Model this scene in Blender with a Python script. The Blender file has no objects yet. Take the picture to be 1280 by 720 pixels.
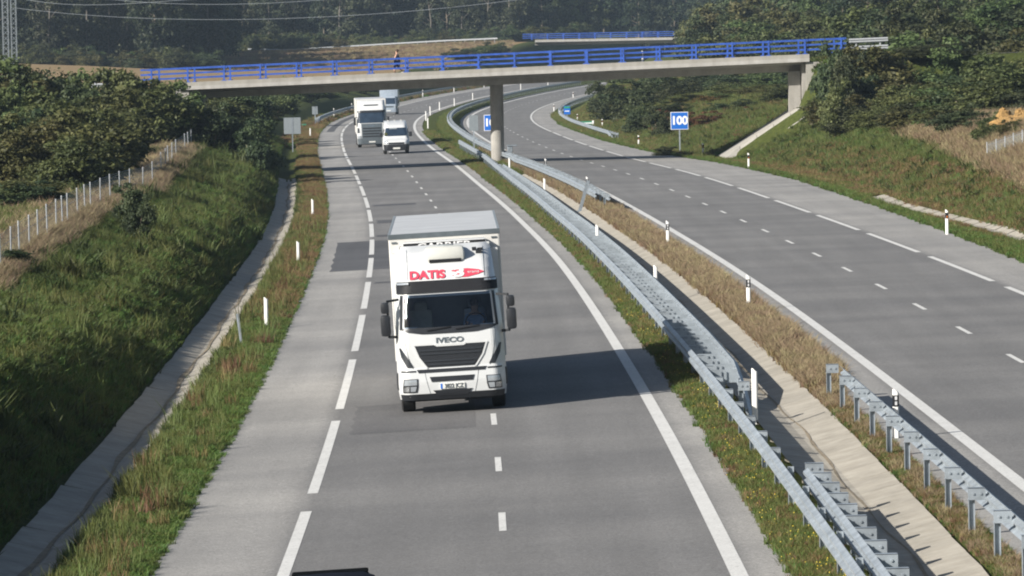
import bpy, bmesh, math, random
import numpy as np
from mathutils import Vector, Matrix
R = math.radians
random.seed(7); rng = np.random.default_rng(7)
SC = bpy.context.scene
COL = SC.collection

# ------------------------------------------------------------------ camera, world, sun, exposure
FPX, CAMH, HZ, ROLL = 6637.88, 7.93192, 76.09881, R(1.1)      # focal length in photo pixels, eye height, horizon row, roll
PITCH = math.atan((360 - HZ) / FPX)
cam = bpy.data.cameras.new('camera'); cam.sensor_width = 36; cam.lens = FPX / 1280 * 36
cam.clip_start = 1; cam.clip_end = 9000
camo = bpy.data.objects.new('camera', cam); COL.objects.link(camo); SC.camera = camo
_r0, _u0, _f0 = Vector((1, 0, 0)), Vector((0, math.sin(PITCH), math.cos(PITCH))), Vector((0, math.cos(PITCH), -math.sin(PITCH)))
_r = _r0 * math.cos(ROLL) - _u0 * math.sin(ROLL); _u = _r0 * math.sin(ROLL) + _u0 * math.cos(ROLL)
camo.matrix_world = Matrix(((_r.x, _u.x, -_f0.x, 0), (_r.y, _u.y, -_f0.y, 0), (_r.z, _u.z, -_f0.z, CAMH), (0, 0, 0, 1)))

SUN_EL, SUN_AZ = R(28), R(236)      # azimuth clockwise from +Y: behind the viewer, to the left
world = bpy.data.worlds.new('World'); SC.world = world; world.use_nodes = True
_n = world.node_tree.nodes
sky = _n.new('ShaderNodeTexSky'); sky.sky_type = 'NISHITA'; sky.sun_disc = False
sky.sun_elevation = SUN_EL; sky.sun_rotation = SUN_AZ; sky.air_density = 1.0; sky.dust_density = 1.5
_n['Background'].inputs[1].default_value = 0.052
world.node_tree.links.new(sky.outputs[0], _n['Background'].inputs[0])
sun = bpy.data.lights.new('sun', 'SUN'); sun.energy = 5.0; sun.angle = R(0.55); sun.color = (1.0, 0.945, 0.865)
suno = bpy.data.objects.new('sun', sun); COL.objects.link(suno)
_sd = Vector((math.sin(SUN_AZ) * math.cos(SUN_EL), math.cos(SUN_AZ) * math.cos(SUN_EL), math.sin(SUN_EL)))
suno.rotation_euler = _sd.to_track_quat('Z', 'Y').to_euler(); suno.location = _sd * 300
SC.view_settings.view_transform = 'Standard'; SC.view_settings.look = 'None'; SC.view_settings.gamma = 1
SC.view_settings.use_curve_mapping = False
SC.view_settings.exposure = 0.80
SC.render.engine = 'CYCLES'
SC.cycles.use_denoising = True; SC.cycles.filter_width = 2.0
SC.cycles.max_bounces = 6; SC.cycles.diffuse_bounces = 3; SC.cycles.glossy_bounces = 3; SC.cycles.transmission_bounces = 4
SC.cycles.transparent_max_bounces = 8; SC.cycles.volume_bounces = 0

# ------------------------------------------------------------------ tagging and mesh helpers
def tag(o, label=None, cat=None, group=None, kind=None):
    if label: o['label'] = label
    if cat: o['category'] = cat
    if group: o['group'] = group
    if kind: o['kind'] = kind
    return o
def empty(name, loc=(0, 0, 0), mat=None):
    o = bpy.data.objects.new(name, None); COL.objects.link(o); o.empty_display_size = .2
    o.matrix_world = mat if mat is not None else Matrix.Translation(loc)
    return o
def link(name, me, parent=None, mats=None, mat=None):
    o = bpy.data.objects.new(name, me); COL.objects.link(o)
    if mats is not None:
        if not isinstance(mats, (list, tuple)): mats = [mats]
        if not len(me.materials):
            for m in mats: me.materials.append(m)
    if parent is not None: o.parent = parent
    if mat is not None: o.matrix_local = mat
    return o
class MB:
    """collects vertices and faces (with a material slot each)"""
    def __init__(s): s.v = []; s.f = []; s.m = []
    def add(s, vs, fs, m=0):
        b = len(s.v); s.v += [tuple(p) for p in vs]; s.f += [tuple(i + b for i in f) for f in fs]; s.m += [m] * len(fs); return s
    def quad(s, a, b, c, d, m=0): return s.add((a, b, c, d), ((0, 1, 2, 3),), m)
    def box(s, x0, x1, y0, y1, z0, z1, m=0):
        v = [(x, y, z) for z in (z0, z1) for y in (y0, y1) for x in (x0, x1)]
        return s.add(v, ((0, 2, 3, 1), (4, 5, 7, 6), (0, 1, 5, 4), (2, 6, 7, 3), (0, 4, 6, 2), (1, 3, 7, 5)), m)
    def bevbox(s, x0, x1, y0, y1, z0, z1, b=.03, m=0):
        bm = bmesh.new(); bmesh.ops.create_cube(bm, size=1)
        for v in bm.verts: v.co = Vector((x0 + (v.co.x + .5) * (x1 - x0), y0 + (v.co.y + .5) * (y1 - y0), z0 + (v.co.z + .5) * (z1 - z0)))
        bmesh.ops.bevel(bm, geom=bm.edges[:], offset=b, segments=2, affect='EDGES', profile=.6)
        bm.verts.index_update(); s.add([v.co[:] for v in bm.verts], [[v.index for v in f.verts] for f in bm.faces], m); bm.free(); return s
    def bar(s, a, b, w, h=None, m=0, up=(0, 0, 1)):
        a, b = Vector(a), Vector(b); d = (b - a).normalized(); u = Vector(up)
        if abs(d.dot(u)) > .95: u = Vector((0, 1, 0))
        x = d.cross(u).normalized(); y = x.cross(d); h = h or w
        v = [p + x * (i * w / 2) + y * (j * h / 2) for p in (a, b) for i, j in ((-1, -1), (1, -1), (1, 1), (-1, 1))]
        return s.add(v, ((3, 2, 1, 0), (4, 5, 6, 7), (0, 1, 5, 4), (1, 2, 6, 5), (2, 3, 7, 6), (3, 0, 4, 7)), m)
    def tube(s, pts, rad, n=8, m=0, caps=True):
        pts = [Vector(p) for p in pts]; rr = rad if isinstance(rad, (list, tuple)) else [rad] * len(pts); b = len(s.v)
        for i, p in enumerate(pts):
            d = (pts[min(i + 1, len(pts) - 1)] - pts[max(i - 1, 0)]).normalized()
            u = Vector((0, 0, 1)) if abs(d.z) < .9 else Vector((1, 0, 0)); x = d.cross(u).normalized(); y = x.cross(d)
            for k in range(n):
                a = 2 * math.pi * k / n; s.v.append(tuple(p + (x * math.cos(a) + y * math.sin(a)) * rr[i]))
        for i in range(len(pts) - 1):
            for k in range(n):
                k2 = (k + 1) % n; s.f.append((b + i * n + k, b + i * n + k2, b + (i + 1) * n + k2, b + (i + 1) * n + k)); s.m.append(m)
        if caps:
            s.f.append(tuple(b + k for k in range(n))[::-1]); s.m.append(m)
            e = b + (len(pts) - 1) * n; s.f.append(tuple(e + k for k in range(n))); s.m.append(m)
        return s
    def grid(s, P, m=0, flip=False):
        nr, nc = len(P), len(P[0]); b = len(s.v)
        for row in P: s.v += [tuple(p) for p in row]
        for i in range(nr - 1):
            for j in range(nc - 1):
                q = (b + i * nc + j, b + i * nc + j + 1, b + (i + 1) * nc + j + 1, b + (i + 1) * nc + j)
                s.f.append(q[::-1] if flip else q); s.m.append(m)
        return s
    def disc_wheel(s, c, r, w, m=0, n=28, prof=None):
        """wheel turned round the x axis; prof = (radius fraction, half-width fraction)"""
        prof = prof or ((.55, .8), (.9, 1), (1, .8), (1, -.8), (.9, -1), (.55, -.8)); b = len(s.v); k = len(prof)
        for i in range(n):
            a = 2 * math.pi * i / n
            for (pr, pw) in prof: s.v.append((c[0] + pw * w / 2, c[1] + math.cos(a) * pr * r, c[2] + math.sin(a) * pr * r))
        for i in range(n):
            j = (i + 1) % n
            for q in range(k - 1): s.f.append((b + i * k + q, b + i * k + q + 1, b + j * k + q + 1, b + j * k + q)); s.m.append(m)
        s.f.append(tuple(b + i * k for i in range(n))); s.m.append(m); s.f.append(tuple(b + i * k + k - 1 for i in range(n))[::-1]); s.m.append(m)
        return s
    def mesh(s, name, mats, smooth=False):
        me = bpy.data.meshes.new(name); me.from_pydata(s.v, [], s.f)
        if not isinstance(mats, (list, tuple)): mats = [mats]
        for m in mats: me.materials.append(m)
        if len(mats) > 1: me.polygons.foreach_set('material_index', s.m)
        me.validate(); me.update()
        bm = bmesh.new(); bm.from_mesh(me); bmesh.ops.recalc_face_normals(bm, faces=bm.faces); bm.to_mesh(me); bm.free()
        if smooth:
            me.polygons.foreach_set('use_smooth', [True] * len(me.polygons)); me.set_sharp_from_angle(angle=R(38))
        return me
    def build(s, name, mats, parent=None, smooth=False, mat=None): return link(name, s.mesh(name, mats, smooth), parent, None, mat)
def text_mesh(txt, size, bold=0., extrude=.004, align='CENTER', spacing=1.0):
    cu = bpy.data.curves.new('lettering', 'FONT'); cu.body = txt; cu.size = size; cu.align_x = align; cu.align_y = 'CENTER'
    cu.offset = bold; cu.extrude = extrude; cu.space_character = spacing; cu.resolution_u = 3
    o = bpy.data.objects.new('lettering', cu); COL.objects.link(o)
    me = bpy.data.meshes.new_from_object(o.evaluated_get(bpy.context.evaluated_depsgraph_get())); bpy.data.objects.remove(o); bpy.data.curves.remove(cu)
    return me

# ------------------------------------------------------------------ materials
class NT:
    def __init__(s, name):
        s.m = bpy.data.materials.new(name); s.m.use_nodes = True; s.t = s.m.node_tree; s.b = s.t.nodes['Principled BSDF']; s.out = s.t.nodes['Material Output']
    def n(s, ty, **kw):
        x = s.t.nodes.new(ty)
        for k, v in kw.items():
            if k == 'i':
                for kk, vv in v.items(): x.inputs[kk].default_value = vv
            else: setattr(x, k, v)
        return x
    def l(s, a, b): s.t.links.new(a, b)
    def noise(s, scale, detail=4, vec=None, rough=.55):
        x = s.n('ShaderNodeTexNoise', i={'Scale': scale, 'Detail': detail, 'Roughness': rough})
        if vec is not None: s.l(vec, x.inputs['Vector'])
        return x.outputs['Fac']
    def ramp(s, fac, stops):
        x = s.n('ShaderNodeValToRGB'); s.l(fac, x.inputs[0]); e = x.color_ramp.elements
        while len(e) < len(stops): e.new(.5)
        for a, (p, c) in zip(e, stops): a.position = p; a.color = (*c, 1) if len(c) == 3 else c
        return x.outputs[0]
    def mix(s, fac, a, b, mode='MIX'):
        x = s.n('ShaderNodeMix', data_type='RGBA', blend_type=mode)
        for sock, v in ((x.inputs[0], fac), (x.inputs[6], a), (x.inputs[7], b)):
            if hasattr(v, 'links'): s.l(v, sock)
            else: sock.default_value = v if not isinstance(v, tuple) or len(v) == 4 else (*v, 1)
        return x.outputs[2]
    def math(s, op, a, b=0.):
        x = s.n('ShaderNodeMath', operation=op)
        for sock, v in ((x.inputs[0], a), (x.inputs[1], b)):
            if hasattr(v, 'links'): s.l(v, sock)
            else: sock.default_value = v
        return x.outputs[0]
    def mapped(s, scale, src='Object'):
        tc = s.n('ShaderNodeTexCoord'); mp = s.n('ShaderNodeMapping'); s.l(tc.outputs[src], mp.inputs[0]); mp.inputs['Scale'].default_value = scale; return mp.outputs[0]
    def geo(s): return s.n('ShaderNodeNewGeometry').outputs['Position']
    def bump(s, h, strength=.3, dist=.02):
        x = s.n('ShaderNodeBump', i={'Strength': strength, 'Distance': dist}); s.l(h, x.inputs['Height']); s.l(x.outputs[0], s.b.inputs['Normal'])
    def set(s, col=None, rough=.6, metal=0., spec=None, coat=None):
        if col is not None:
            if hasattr(col, 'links'): s.l(col, s.b.inputs['Base Color'])
            else: s.b.inputs['Base Color'].default_value = (*col, 1)
        if hasattr(rough, 'links'): s.l(rough, s.b.inputs['Roughness'])
        else: s.b.inputs['Roughness'].default_value = rough
        s.b.inputs['Metallic'].default_value = metal
        if spec is not None: s.b.inputs['Specular IOR Level'].default_value = spec
        if coat: s.b.inputs['Coat Weight'].default_value = coat; s.b.inputs['Coat Roughness'].default_value = .06
        return s.m
def simple(name, col, rough=.5, metal=0., spec=None, coat=None, var=.12, scale=6.):
    t = NT(name); f = t.noise(scale, 5, t.mapped((1, 1, 1)))
    c = t.ramp(f, ((.3, tuple(x * (1 - var) for x in col)), (.7, tuple(min(1, x * (1 + var)) for x in col))))
    return t.set(c, rough, metal, spec, coat)
M = {}
def asphalt(name, lane, shoulder):
    t = NT(name); at = t.n('ShaderNodeAttribute', attribute_name='across'); ac = at.outputs['Fac']
    p = t.geo()
    mp = t.n('ShaderNodeMapping'); t.l(p, mp.inputs[0]); mp.inputs['Scale'].default_value = (.09, .16, 0)
    mp2 = t.n('ShaderNodeMapping'); t.l(p, mp2.inputs[0]); mp2.inputs['Scale'].default_value = (1.3, .05, 0)
    big = t.noise(1., 4, mp.outputs[0]); tracks = t.noise(1., 3, mp2.outputs[0]); fine = t.noise(26., 4, p); grit = t.noise(9., 6, p, .7)
    # lanes are worn darker than the hard shoulders, which are a different mix
    ab = t.math('ABSOLUTE', ac); e = t.math('ADD', ab, t.math('MULTIPLY', t.math('SUBTRACT', grit, .5), .25))
    lanef = t.ramp(t.math('MULTIPLY', e, .1), ((.345, (0, 0, 0)), (.385, (1, 1, 1))))
    wheel = t.ramp(t.math('FRACT', t.math('MULTIPLY', t.math('ADD', ac, 7.), 1 / 1.75)), ((.2, (.5, .5, .5)), (.5, (.56, .56, .56)), (.8, (.5, .5, .5))))
    c = t.mix(lanef, lane, shoulder)
    c = t.mix(.55, c, t.ramp(big, ((.32, (.36, .36, .37)), (.68, (.66, .65, .64)))), 'OVERLAY')
    c = t.mix(.35, c, t.ramp(tracks, ((.35, (.42, .42, .42)), (.65, (.58, .58, .58)))), 'OVERLAY')
    c = t.mix(.5, c, wheel, 'OVERLAY')
    c = t.mix(.8, c, t.ramp(fine, ((.3, (.30, .30, .30)), (.7, (.70, .70, .70)))), 'OVERLAY')
    c = t.mix(.6, c, t.ramp(grit, ((.35, (.38, .38, .38)), (.65, (.61, .61, .61)))), 'OVERLAY')
    t.bump(fine, .35, .01)
    return t.set(c, .82, spec=.3)
M['asphalt'] = asphalt('worn_asphalt', (.145, .144, .142), (.245, .241, .231))
M['asphalt_dark'] = asphalt('patched_asphalt', (.078, .080, .085), (.09, .091, .095)); M['asphalt_mid'] = asphalt('stained_asphalt', (.115, .114, .114), (.12, .12, .12))
def paint():
    t = NT('road_paint'); p = t.geo(); f = t.noise(14., 6, p, .7); g = t.noise(1.2, 3, p)
    c = t.ramp(f, ((.28, (.24, .24, .235)), (.45, (.53, .53, .515)), (.8, (.62, .62, .60))))
    c = t.mix(.35, c, t.ramp(g, ((.35, (.42, .42, .42)), (.65, (.56, .56, .56)))), 'OVERLAY'); return t.set(c, .7)
M['paint'] = paint()
def concrete(name, col, stain=.55):
    t = NT(name); p = t.geo(); f = t.noise(.9, 6, p, .65); g = t.noise(9., 5, p, .7)
    mp = t.n('ShaderNodeMapping'); t.l(p, mp.inputs[0]); mp.inputs['Scale'].default_value = (2.2, 2.2, .25); h = t.noise(1., 4, mp.outputs[0])
    c = t.mix(.6, col, t.ramp(f, ((.3, (stain - .2,) * 3), (.7, (.62,) * 3))), 'OVERLAY')
    c = t.mix(.4, c, t.ramp(h, ((.35, (.38, .37, .35)), (.65, (.57, .57, .57)))), 'OVERLAY')
    c = t.mix(.35, c, t.ramp(g, ((.3, (.4,) * 3), (.7, (.6,) * 3))), 'OVERLAY'); t.bump(g, .3, .02); return t.set(c, .85, spec=.3)
M['concrete'] = concrete('drain_concrete', (.32, .298, .255)); M['concrete_bridge'] = concrete('bridge_concrete', (.30, .29, .27)); M['concrete_kerb'] = concrete('kerb_concrete', (.30, .29, .265), .6)
M['concrete_edge'] = concrete('edge_concrete', (.36, .352, .335), .62); M['galv'] = simple('galvanised_steel', (.33, .37, .405), .5, .45, var=.25, scale=3.); M['galv_dark'] = simple('weathered_steel', (.22, .25, .28), .55, .4, var=.2)
M['white_plastic'] = simple('white_plastic', (.78, .78, .76), .45, var=.05); M['black'] = simple('black_plastic', (.014, .015, .018), .6, spec=.2, var=.1)
M['amber'] = simple('amber_reflector', (.55, .16, .03), .3); M['silver_reflector'] = simple('silver_reflector', (.75, .76, .78), .2, .3)
M['blue_paint'] = simple('blue_railing_paint', (.026, .082, .36), .5, var=.25, scale=2.)
M['sign_blue'] = simple('sign_blue', (.012, .13, .52), .4, var=.05); M['sign_white'] = simple('sign_white', (.80, .81, .82), .4, var=.03)
M['sign_green'] = simple('sign_green', (.03, .24, .15), .4, var=.05); M['sign_back'] = simple('sign_back', (.23, .26, .28), .5, .3, var=.08)
M['white_rail'] = simple('pale_rail', (.34, .36, .38), .5, .1, var=.08)
M['truck_white'] = simple('white_lorry_paint', (.56, .575, .58), .28, coat=.5, var=.03, scale=1.2); M['trailer_white'] = simple('white_trailer_skin', (.56, .555, .53), .5, var=.05, scale=.8)
M['trailer_roof'] = simple('trailer_roof_skin', (.42, .435, .45), .55, var=.10, scale=1.)
M['trim_dark'] = simple('dark_trim', (.018, .02, .024), .4, var=.1); M['grille'] = simple('grille_black', (.022, .026, .032), .45, var=.15, scale=20.)
M['rubber'] = simple('tyre_rubber', (.018, .018, .018), .8); M['rim'] = simple('wheel_rim', (.38, .39, .4), .4, .6)
M['red_print'] = simple('red_print', (.58, .06, .10), .4, var=.04); M['cream'] = simple('cream_seat', (.42, .39, .31), .8)
M['chrome'] = simple('chrome', (.6, .62, .64), .15, 1., var=.03); M['slate'] = simple('slate_grey_paint', (.10, .12, .135), .35, .2, coat=.4)
M['blue_grey'] = simple('blue_grey_paint', (.27, .32, .38), .35, coat=.3); M['navy'] = simple('navy_car_paint', (.010, .012, .019), .8, spec=.03, var=.05)
M['car_trim'] = simple('dull_black', (.006, .007, .008), .9, spec=.0); M['cream_plastic'] = simple('cream_plastic', (.52, .53, .50), .5, var=.05); M['lamp_glass'] = simple('headlamp_glass', (.36, .39, .42), .12, .3, coat=.8); M['plate'] = simple('plate_white', (.7, .71, .68), .5, var=.03)
def glass(name, col):
    t = NT(name); f = t.noise(2.2, 3, t.mapped((1, 1, 1))); c = t.ramp(f, ((.35, col), (.7, tuple(x * 1.5 for x in col)))); t.b.inputs['Coat Weight'].default_value = .5; return t.set(c, .08, 0., .6)
M['glass'] = glass('tinted_windscreen', (.018, .030, .048))
def clear_glass():
    t = NT('windscreen_glass'); tr = t.n('ShaderNodeBsdfTransparent'); tr.inputs[0].default_value = (.60, .68, .76, 1)
    gl = t.n('ShaderNodeBsdfGlossy'); gl.inputs['Roughness'].default_value = .03; gl.inputs[0].default_value = (.9, .95, 1, 1)
    fr = t.n('ShaderNodeFresnel'); fr.inputs[0].default_value = 1.5; mx = t.n('ShaderNodeMixShader'); t.l(fr.outputs[0], mx.inputs[0]); t.l(tr.outputs[0], mx.inputs[1]); t.l(gl.outputs[0], mx.inputs[2]); t.l(mx.outputs[0], t.out.inputs[0]); return t.m
M['clear_glass'] = clear_glass()
def leafmat(name, lo, hi, trans=.25, rnd=.45, rough=.6):
    t = NT(name); a = t.n('ShaderNodeAttribute', attribute_name='tone').outputs['Fac']; oi = t.n('ShaderNodeObjectInfo').outputs['Random']
    c = t.mix(a, lo, hi); hs = t.n('ShaderNodeHueSaturation'); t.l(c, hs.inputs['Color'])
    t.l(t.math('ADD', .5 - .035, t.math('MULTIPLY', oi, .07)), hs.inputs['Hue']); t.l(t.math('ADD', 1 - rnd / 2, t.math('MULTIPLY', oi, rnd)), hs.inputs['Value'])
    t.set(hs.outputs[0], rough, spec=.25); tr = t.n('ShaderNodeBsdfTranslucent'); t.l(hs.outputs[0], tr.inputs[0])
    mx = t.n('ShaderNodeMixShader'); mx.inputs[0].default_value = trans; t.l(t.b.outputs[0], mx.inputs[1]); t.l(tr.outputs[0], mx.inputs[2]); t.l(mx.outputs[0], t.out.inputs[0]); return t.m
M['leaf'] = leafmat('shrub_leaf', (.038, .054, .019), (.112, .134, .047)); M['leaf_dark'] = leafmat('dark_shrub_leaf', (.027, .040, .019), (.080, .098, .042)); M['leaf_olive'] = leafmat('olive_shrub_leaf', (.046, .052, .018), (.128, .128, .046))
M['leaf_rust'] = leafmat('rusty_shrub_leaf', (.075, .042, .018), (.17, .10, .042))
M['leaf_tree'] = leafmat('eucalyptus_leaf', (.028, .038, .022), (.078, .090, .048)); M['leaf_pine'] = leafmat('pine_leaf', (.014, .025, .015), (.045, .062, .030))
M['bark'] = simple('bark', (.17, .14, .105), .9, var=.3, scale=3.); M['bark_pale'] = simple('pale_bark', (.125, .112, .095), .9, var=.25, scale=2.)
M['g_green'] = leafmat('green_grass', (.044, .078, .016), (.115, .168, .038), .3, .5); M['g_tall'] = leafmat('tall_grass', (.062, .084, .022), (.165, .178, .056), .3, .5)
M['g_dry'] = leafmat('dry_grass', (.18, .135, .078), (.34, .268, .165), .25, .4); M['g_rust'] = leafmat('rusty_grass', (.115, .072, .034), (.225, .150, .074), .25, .4)
M['flower'] = simple('yellow_petal', (.62, .46, .04), .6); M['weed'] = leafmat('dark_weed', (.030, .045, .014), (.085, .105, .03), .25, .4)
def ground_mat():
    t = NT('ground_soil'); p = t.geo(); a = t.n('ShaderNodeAttribute', attribute_name='dry').outputs['Fac']; ru = t.n('ShaderNodeAttribute', attribute_name='rust').outputs['Fac']
    f = t.noise(.35, 6, p, .65); g = t.noise(3.5, 6, p, .7)
    green = t.ramp(g, ((.3, (.030, .042, .010)), (.7, (.085, .100, .026)))); dry = t.ramp(g, ((.3, (.17, .12, .062)), (.7, (.32, .235, .13)))); rust = t.ramp(g, ((.3, (.10, .064, .030)), (.7, (.19, .125, .060))))
    k = t.math('ADD', a, t.math('MULTIPLY', t.math('SUBTRACT', f, .5), .9)); kk = t.ramp(k, ((.35, (0, 0, 0)), (.65, (1, 1, 1))))
    r = t.math('ADD', ru, t.math('MULTIPLY', t.math('SUBTRACT', f, .5), .9)); rr = t.ramp(r, ((.4, (0, 0, 0)), (.7, (1, 1, 1))))
    c = t.mix(rr, t.mix(kk, green, dry), rust); t.bump(g, .8, .15); return t.set(c, .95, spec=.1)
M['ground'] = ground_mat(); M['soil'] = simple('bare_soil', (.22, .155, .09), .95, var=.3, scale=4.); M['silt'] = simple('damp_silt', (.20, .165, .115), .95, var=.3, scale=3.); M['ochre'] = simple('ochre_rock', (.25, .15, .05), .9, var=.35, scale=2.5)
M['shirt_blue'] = simple('pale_blue_shirt', (.20, .30, .45), .8); M['skin'] = simple('skin', (.50, .30, .21), .6); M['cloth_dark'] = simple('dark_cloth', (.02, .018, .03), .8); M['cloth_navy'] = simple('navy_cloth', (.018, .025, .075), .8); M['hair'] = simple('brown_hair', (.06, .035, .02), .7); M['shoe'] = simple('pale_shoe', (.5, .45, .42), .7)
M['red'] = simple('red_paint', (.45, .06, .06), .6); M['wire'] = simple('power_cable', (.20, .225, .25), .5, .3)
M['hill'] = simple('wooded_hill', (.040, .052, .026), .95, var=.5, scale=.02)

# ------------------------------------------------------------------ road alignment (stations every 2.5 m), ground shape
KS = np.array([-75, 0, 60, 120, 180, 240, 300, 360, 420, 480, 540, 620, 700, 800, 900, 1000., 1150, 1300])
def _k(psi, z): return (np.array([psi[0] + .4] + psi + [9.9, 12.2]) * math.pi / 180, np.array([z[0] - .2] + z + [z[-1] + 1., z[-1] + 2.]))
ALN = {'A': (-.15008, 70.63965, .04587, -.03002, *_k([-.1724, -.7491, -1.1563, -1.6208, -2.1801, -2.4094, -2.1172, -1.7172, -.6498, .3914, 1.7081, 2.9686, 4.512, 6.0507, 7.5908],
              [0., .174, .368, .3068, .4473, .8511, 1.056, 1.2984, 1.5926, 1.7949, 2.0384, 2.5033, 3.1059, 3.826, 4.5383])),
       'B': (12.4127, 68.03292, .02639, -.0296, *_k([-.4132, -.6727, -1.3222, -1.6683, -2.2786, -2.4146, -2.0308, -1.5317, -.6538, .24, 1.4834, 2.7721, 4.4094, 6.0489, 7.6874],
              [.4899, .6716, .8629, .9993, 1.1382, 1.0868, 1.1956, 1.3644, 1.4452, 1.5231, 1.6434, 1.8717, 2.4199, 3.1285, 3.836]))}
def _herm(kv, s):
    m = np.gradient(kv, KS); i = np.clip(np.searchsorted(KS, s, side='right') - 1, 0, len(KS) - 2); h = KS[i + 1] - KS[i]; t = (s - KS[i]) / h
    return (2 * t**3 - 3 * t**2 + 1) * kv[i] + (t**3 - 2 * t**2 + t) * h * m[i] + (-2 * t**3 + 3 * t**2) * kv[i + 1] + (t**3 - t**2) * h * m[i + 1]
ST = np.arange(-75, 1300, 2.5)
class Aln:
    def __init__(a, x0, y0, e0, e1, psi, z):
        a.psi = _herm(psi, ST); a.z = _herm(z, ST); a.e = np.clip(e0 + e1 * ST / 400, -.03, .05)
        mid = (a.psi[1:] + a.psi[:-1]) / 2; i0 = int(np.argmin(abs(ST)))
        cx = np.concatenate([[0], np.cumsum(np.sin(mid) * 2.5)]); cy = np.concatenate([[0], np.cumsum(np.cos(mid) * 2.5)])
        a.x = cx - cx[i0] + x0; a.y = cy - cy[i0] + y0
    def P(a, s, t, h=0.):
        s = np.asarray(s, float); ps = np.interp(s, ST, a.psi); return np.interp(s, ST, a.x) + t * np.cos(ps), np.interp(s, ST, a.y) - t * np.sin(ps), np.interp(s, ST, a.z) + np.interp(s, ST, a.e) * t + h
    def st(a, X, Y):
        k = np.interp(Y, a.y, ST); x = np.interp(Y, a.y, a.x); ps = np.interp(Y, a.y, a.psi); return k + (X - x) * np.sin(ps), (X - x) * np.cos(ps)
    def frame(a, s, t, h=0., yaw=0.):
        """matrix at (s, t): x across to the right, y onward along the road, z square to the surface"""
        x, y, z = (float(q) for q in a.P(s, t, h)); ps = float(np.interp(s, ST, a.psi)); e = float(np.interp(s, ST, a.e)); g = float(np.interp(s + 4, ST, a.z) - np.interp(s - 4, ST, a.z)) / 8
        X = Vector((math.cos(ps), -math.sin(ps), e)).normalized(); Y = Vector((math.sin(ps), math.cos(ps), g)).normalized(); Z = X.cross(Y).normalized(); Y = Z.cross(X)
        return Matrix(((X.x, Y.x, Z.x, x), (X.y, Y.y, Z.y, y), (X.z, Y.z, Z.z, z), (0, 0, 0, 1))) @ Matrix.Rotation(yaw, 4, 'Z')
A, B = Aln(*ALN['A']), Aln(*ALN['B'])
AL, AR, BL = -5.85, 4.30, -4.9                      # pavement edges across A and the inner edge of B
def BR(s): return np.interp(s, [60, 108, 132, 170, 218, 275, 325, 370, 430], [5.9, 5.95, 6.4, 7.0, 7.6, 7.6, 6.3, 5.9, 5.9])
DL = (-8.60, -7.92, -7.2)                            # roadside ditch: outer edge, bottom, inner edge
def ray(px, py):
    u, v = px - 640, 360 - py; u, v = u * math.cos(ROLL) + v * math.sin(ROLL), -u * math.sin(ROLL) + v * math.cos(ROLL); up = v / FPX
    d = Vector((u / FPX, math.cos(PITCH) + math.sin(PITCH) * up, -math.sin(PITCH) + math.cos(PITCH) * up)); return d / d.y
def at(px, py, Y): d = ray(px, py); return Vector((d.x * Y, Y, CAMH + d.z * Y))
# far and near terrain from set heights (metres), some read as picture rows at a judged distance
CP = [(-15, 60, 4.2), (-15, 100, 3.3), (-15.2, 122, 2.6), (-15.5, 150, 1.85), (-17.5, 250, 2.1), (-20.5, 330, 2.8), (-40, 60, 2.6), (-40, 150, 2.6), (-45, 250, 3.0), (-80, 150, 3.5), (-80, 300, 4.2), (-150, 300, 6), (-150, 60, 5),  # first three raised so the bank, out of view there, shades the drain
      (-27, 400, 3.4), (-30, 450, 3.6), (-33, 520, 3.6), (-36, 620, 3.8), (-60, 450, 4.5), (-60, 600, 5.5), (-120, 600, 8), (-40, 720, 4.2), (-28, 800, 5), (-22, 860, 6.0),
      (24, 60, 2.8), (23.5, 150, 3.4), (24, 200, 3.7), (24, 250, 3.8), (23, 300, 3.9), (23, 340, 3.9), (35, 250, 4.8), (60, 250, 7), (60, 100, 5), (100, 250, 10), (150, 150, 10),
      (16.5, 430, 2.0), (21, 450, 3.8), (36, 450, 7), (60, 470, 11), (19, 520, 2.2), (28, 600, 4.5), (40, 600, 8), (80, 600, 16), (32, 760, 5), (55, 800, 11), (100, 800, 20), (140, 500, 22), (52, 960, 8), (70, 1100, 13), (120, 1100, 22), (200, 700, 34), (260, 400, 30)]
for px, py, Y in [(150, 88, 900), (300, 86, 930), (420, 83, 940), (540, 81, 960), (60, 79, 880), (0, 82, 860), (-120, 80, 860), (320, 69, 1150), (450, 61, 1120), (600, 53, 1080), (100, 70, 1150), (700, 46, 1210), (900, 42, 1210), (500, 40, 1350), (700, 20, 1500), (200, 40, 1400), (0, 40, 1300),
                  (1000, 20, 1500), (1200, 10, 1300), (-300, 30, 1200)]:
    q = at(px, py, Y); CP.append((q.x, q.y, q.z))
CP += [(x, y, z) for x in (-1600, -700, 0, 700, 1600) for y, z in ((3600, 45), (2300, 34))] + [(-900, 900, 40), (-900, 200, 25), (900, 900, 70), (900, 200, 50), (-600, -200, 15), (600, -200, 20), (0, -250, 4)]
CP = np.array(CP, float); _D = np.hypot(CP[:, None, 0] - CP[None, :, 0], CP[:, None, 1] - CP[None, :, 1]); _W = np.linalg.solve(np.block([[_D, np.ones((len(CP), 1))], [np.ones((1, len(CP))), np.zeros((1, 1))]]), np.append(CP[:, 2], 0))
BRIDGE_Y, DECK_W = 360., 8.2
def deck_z(X): return 7.47 + .0262 * X               # top of the deck kerb along the overpass
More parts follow.
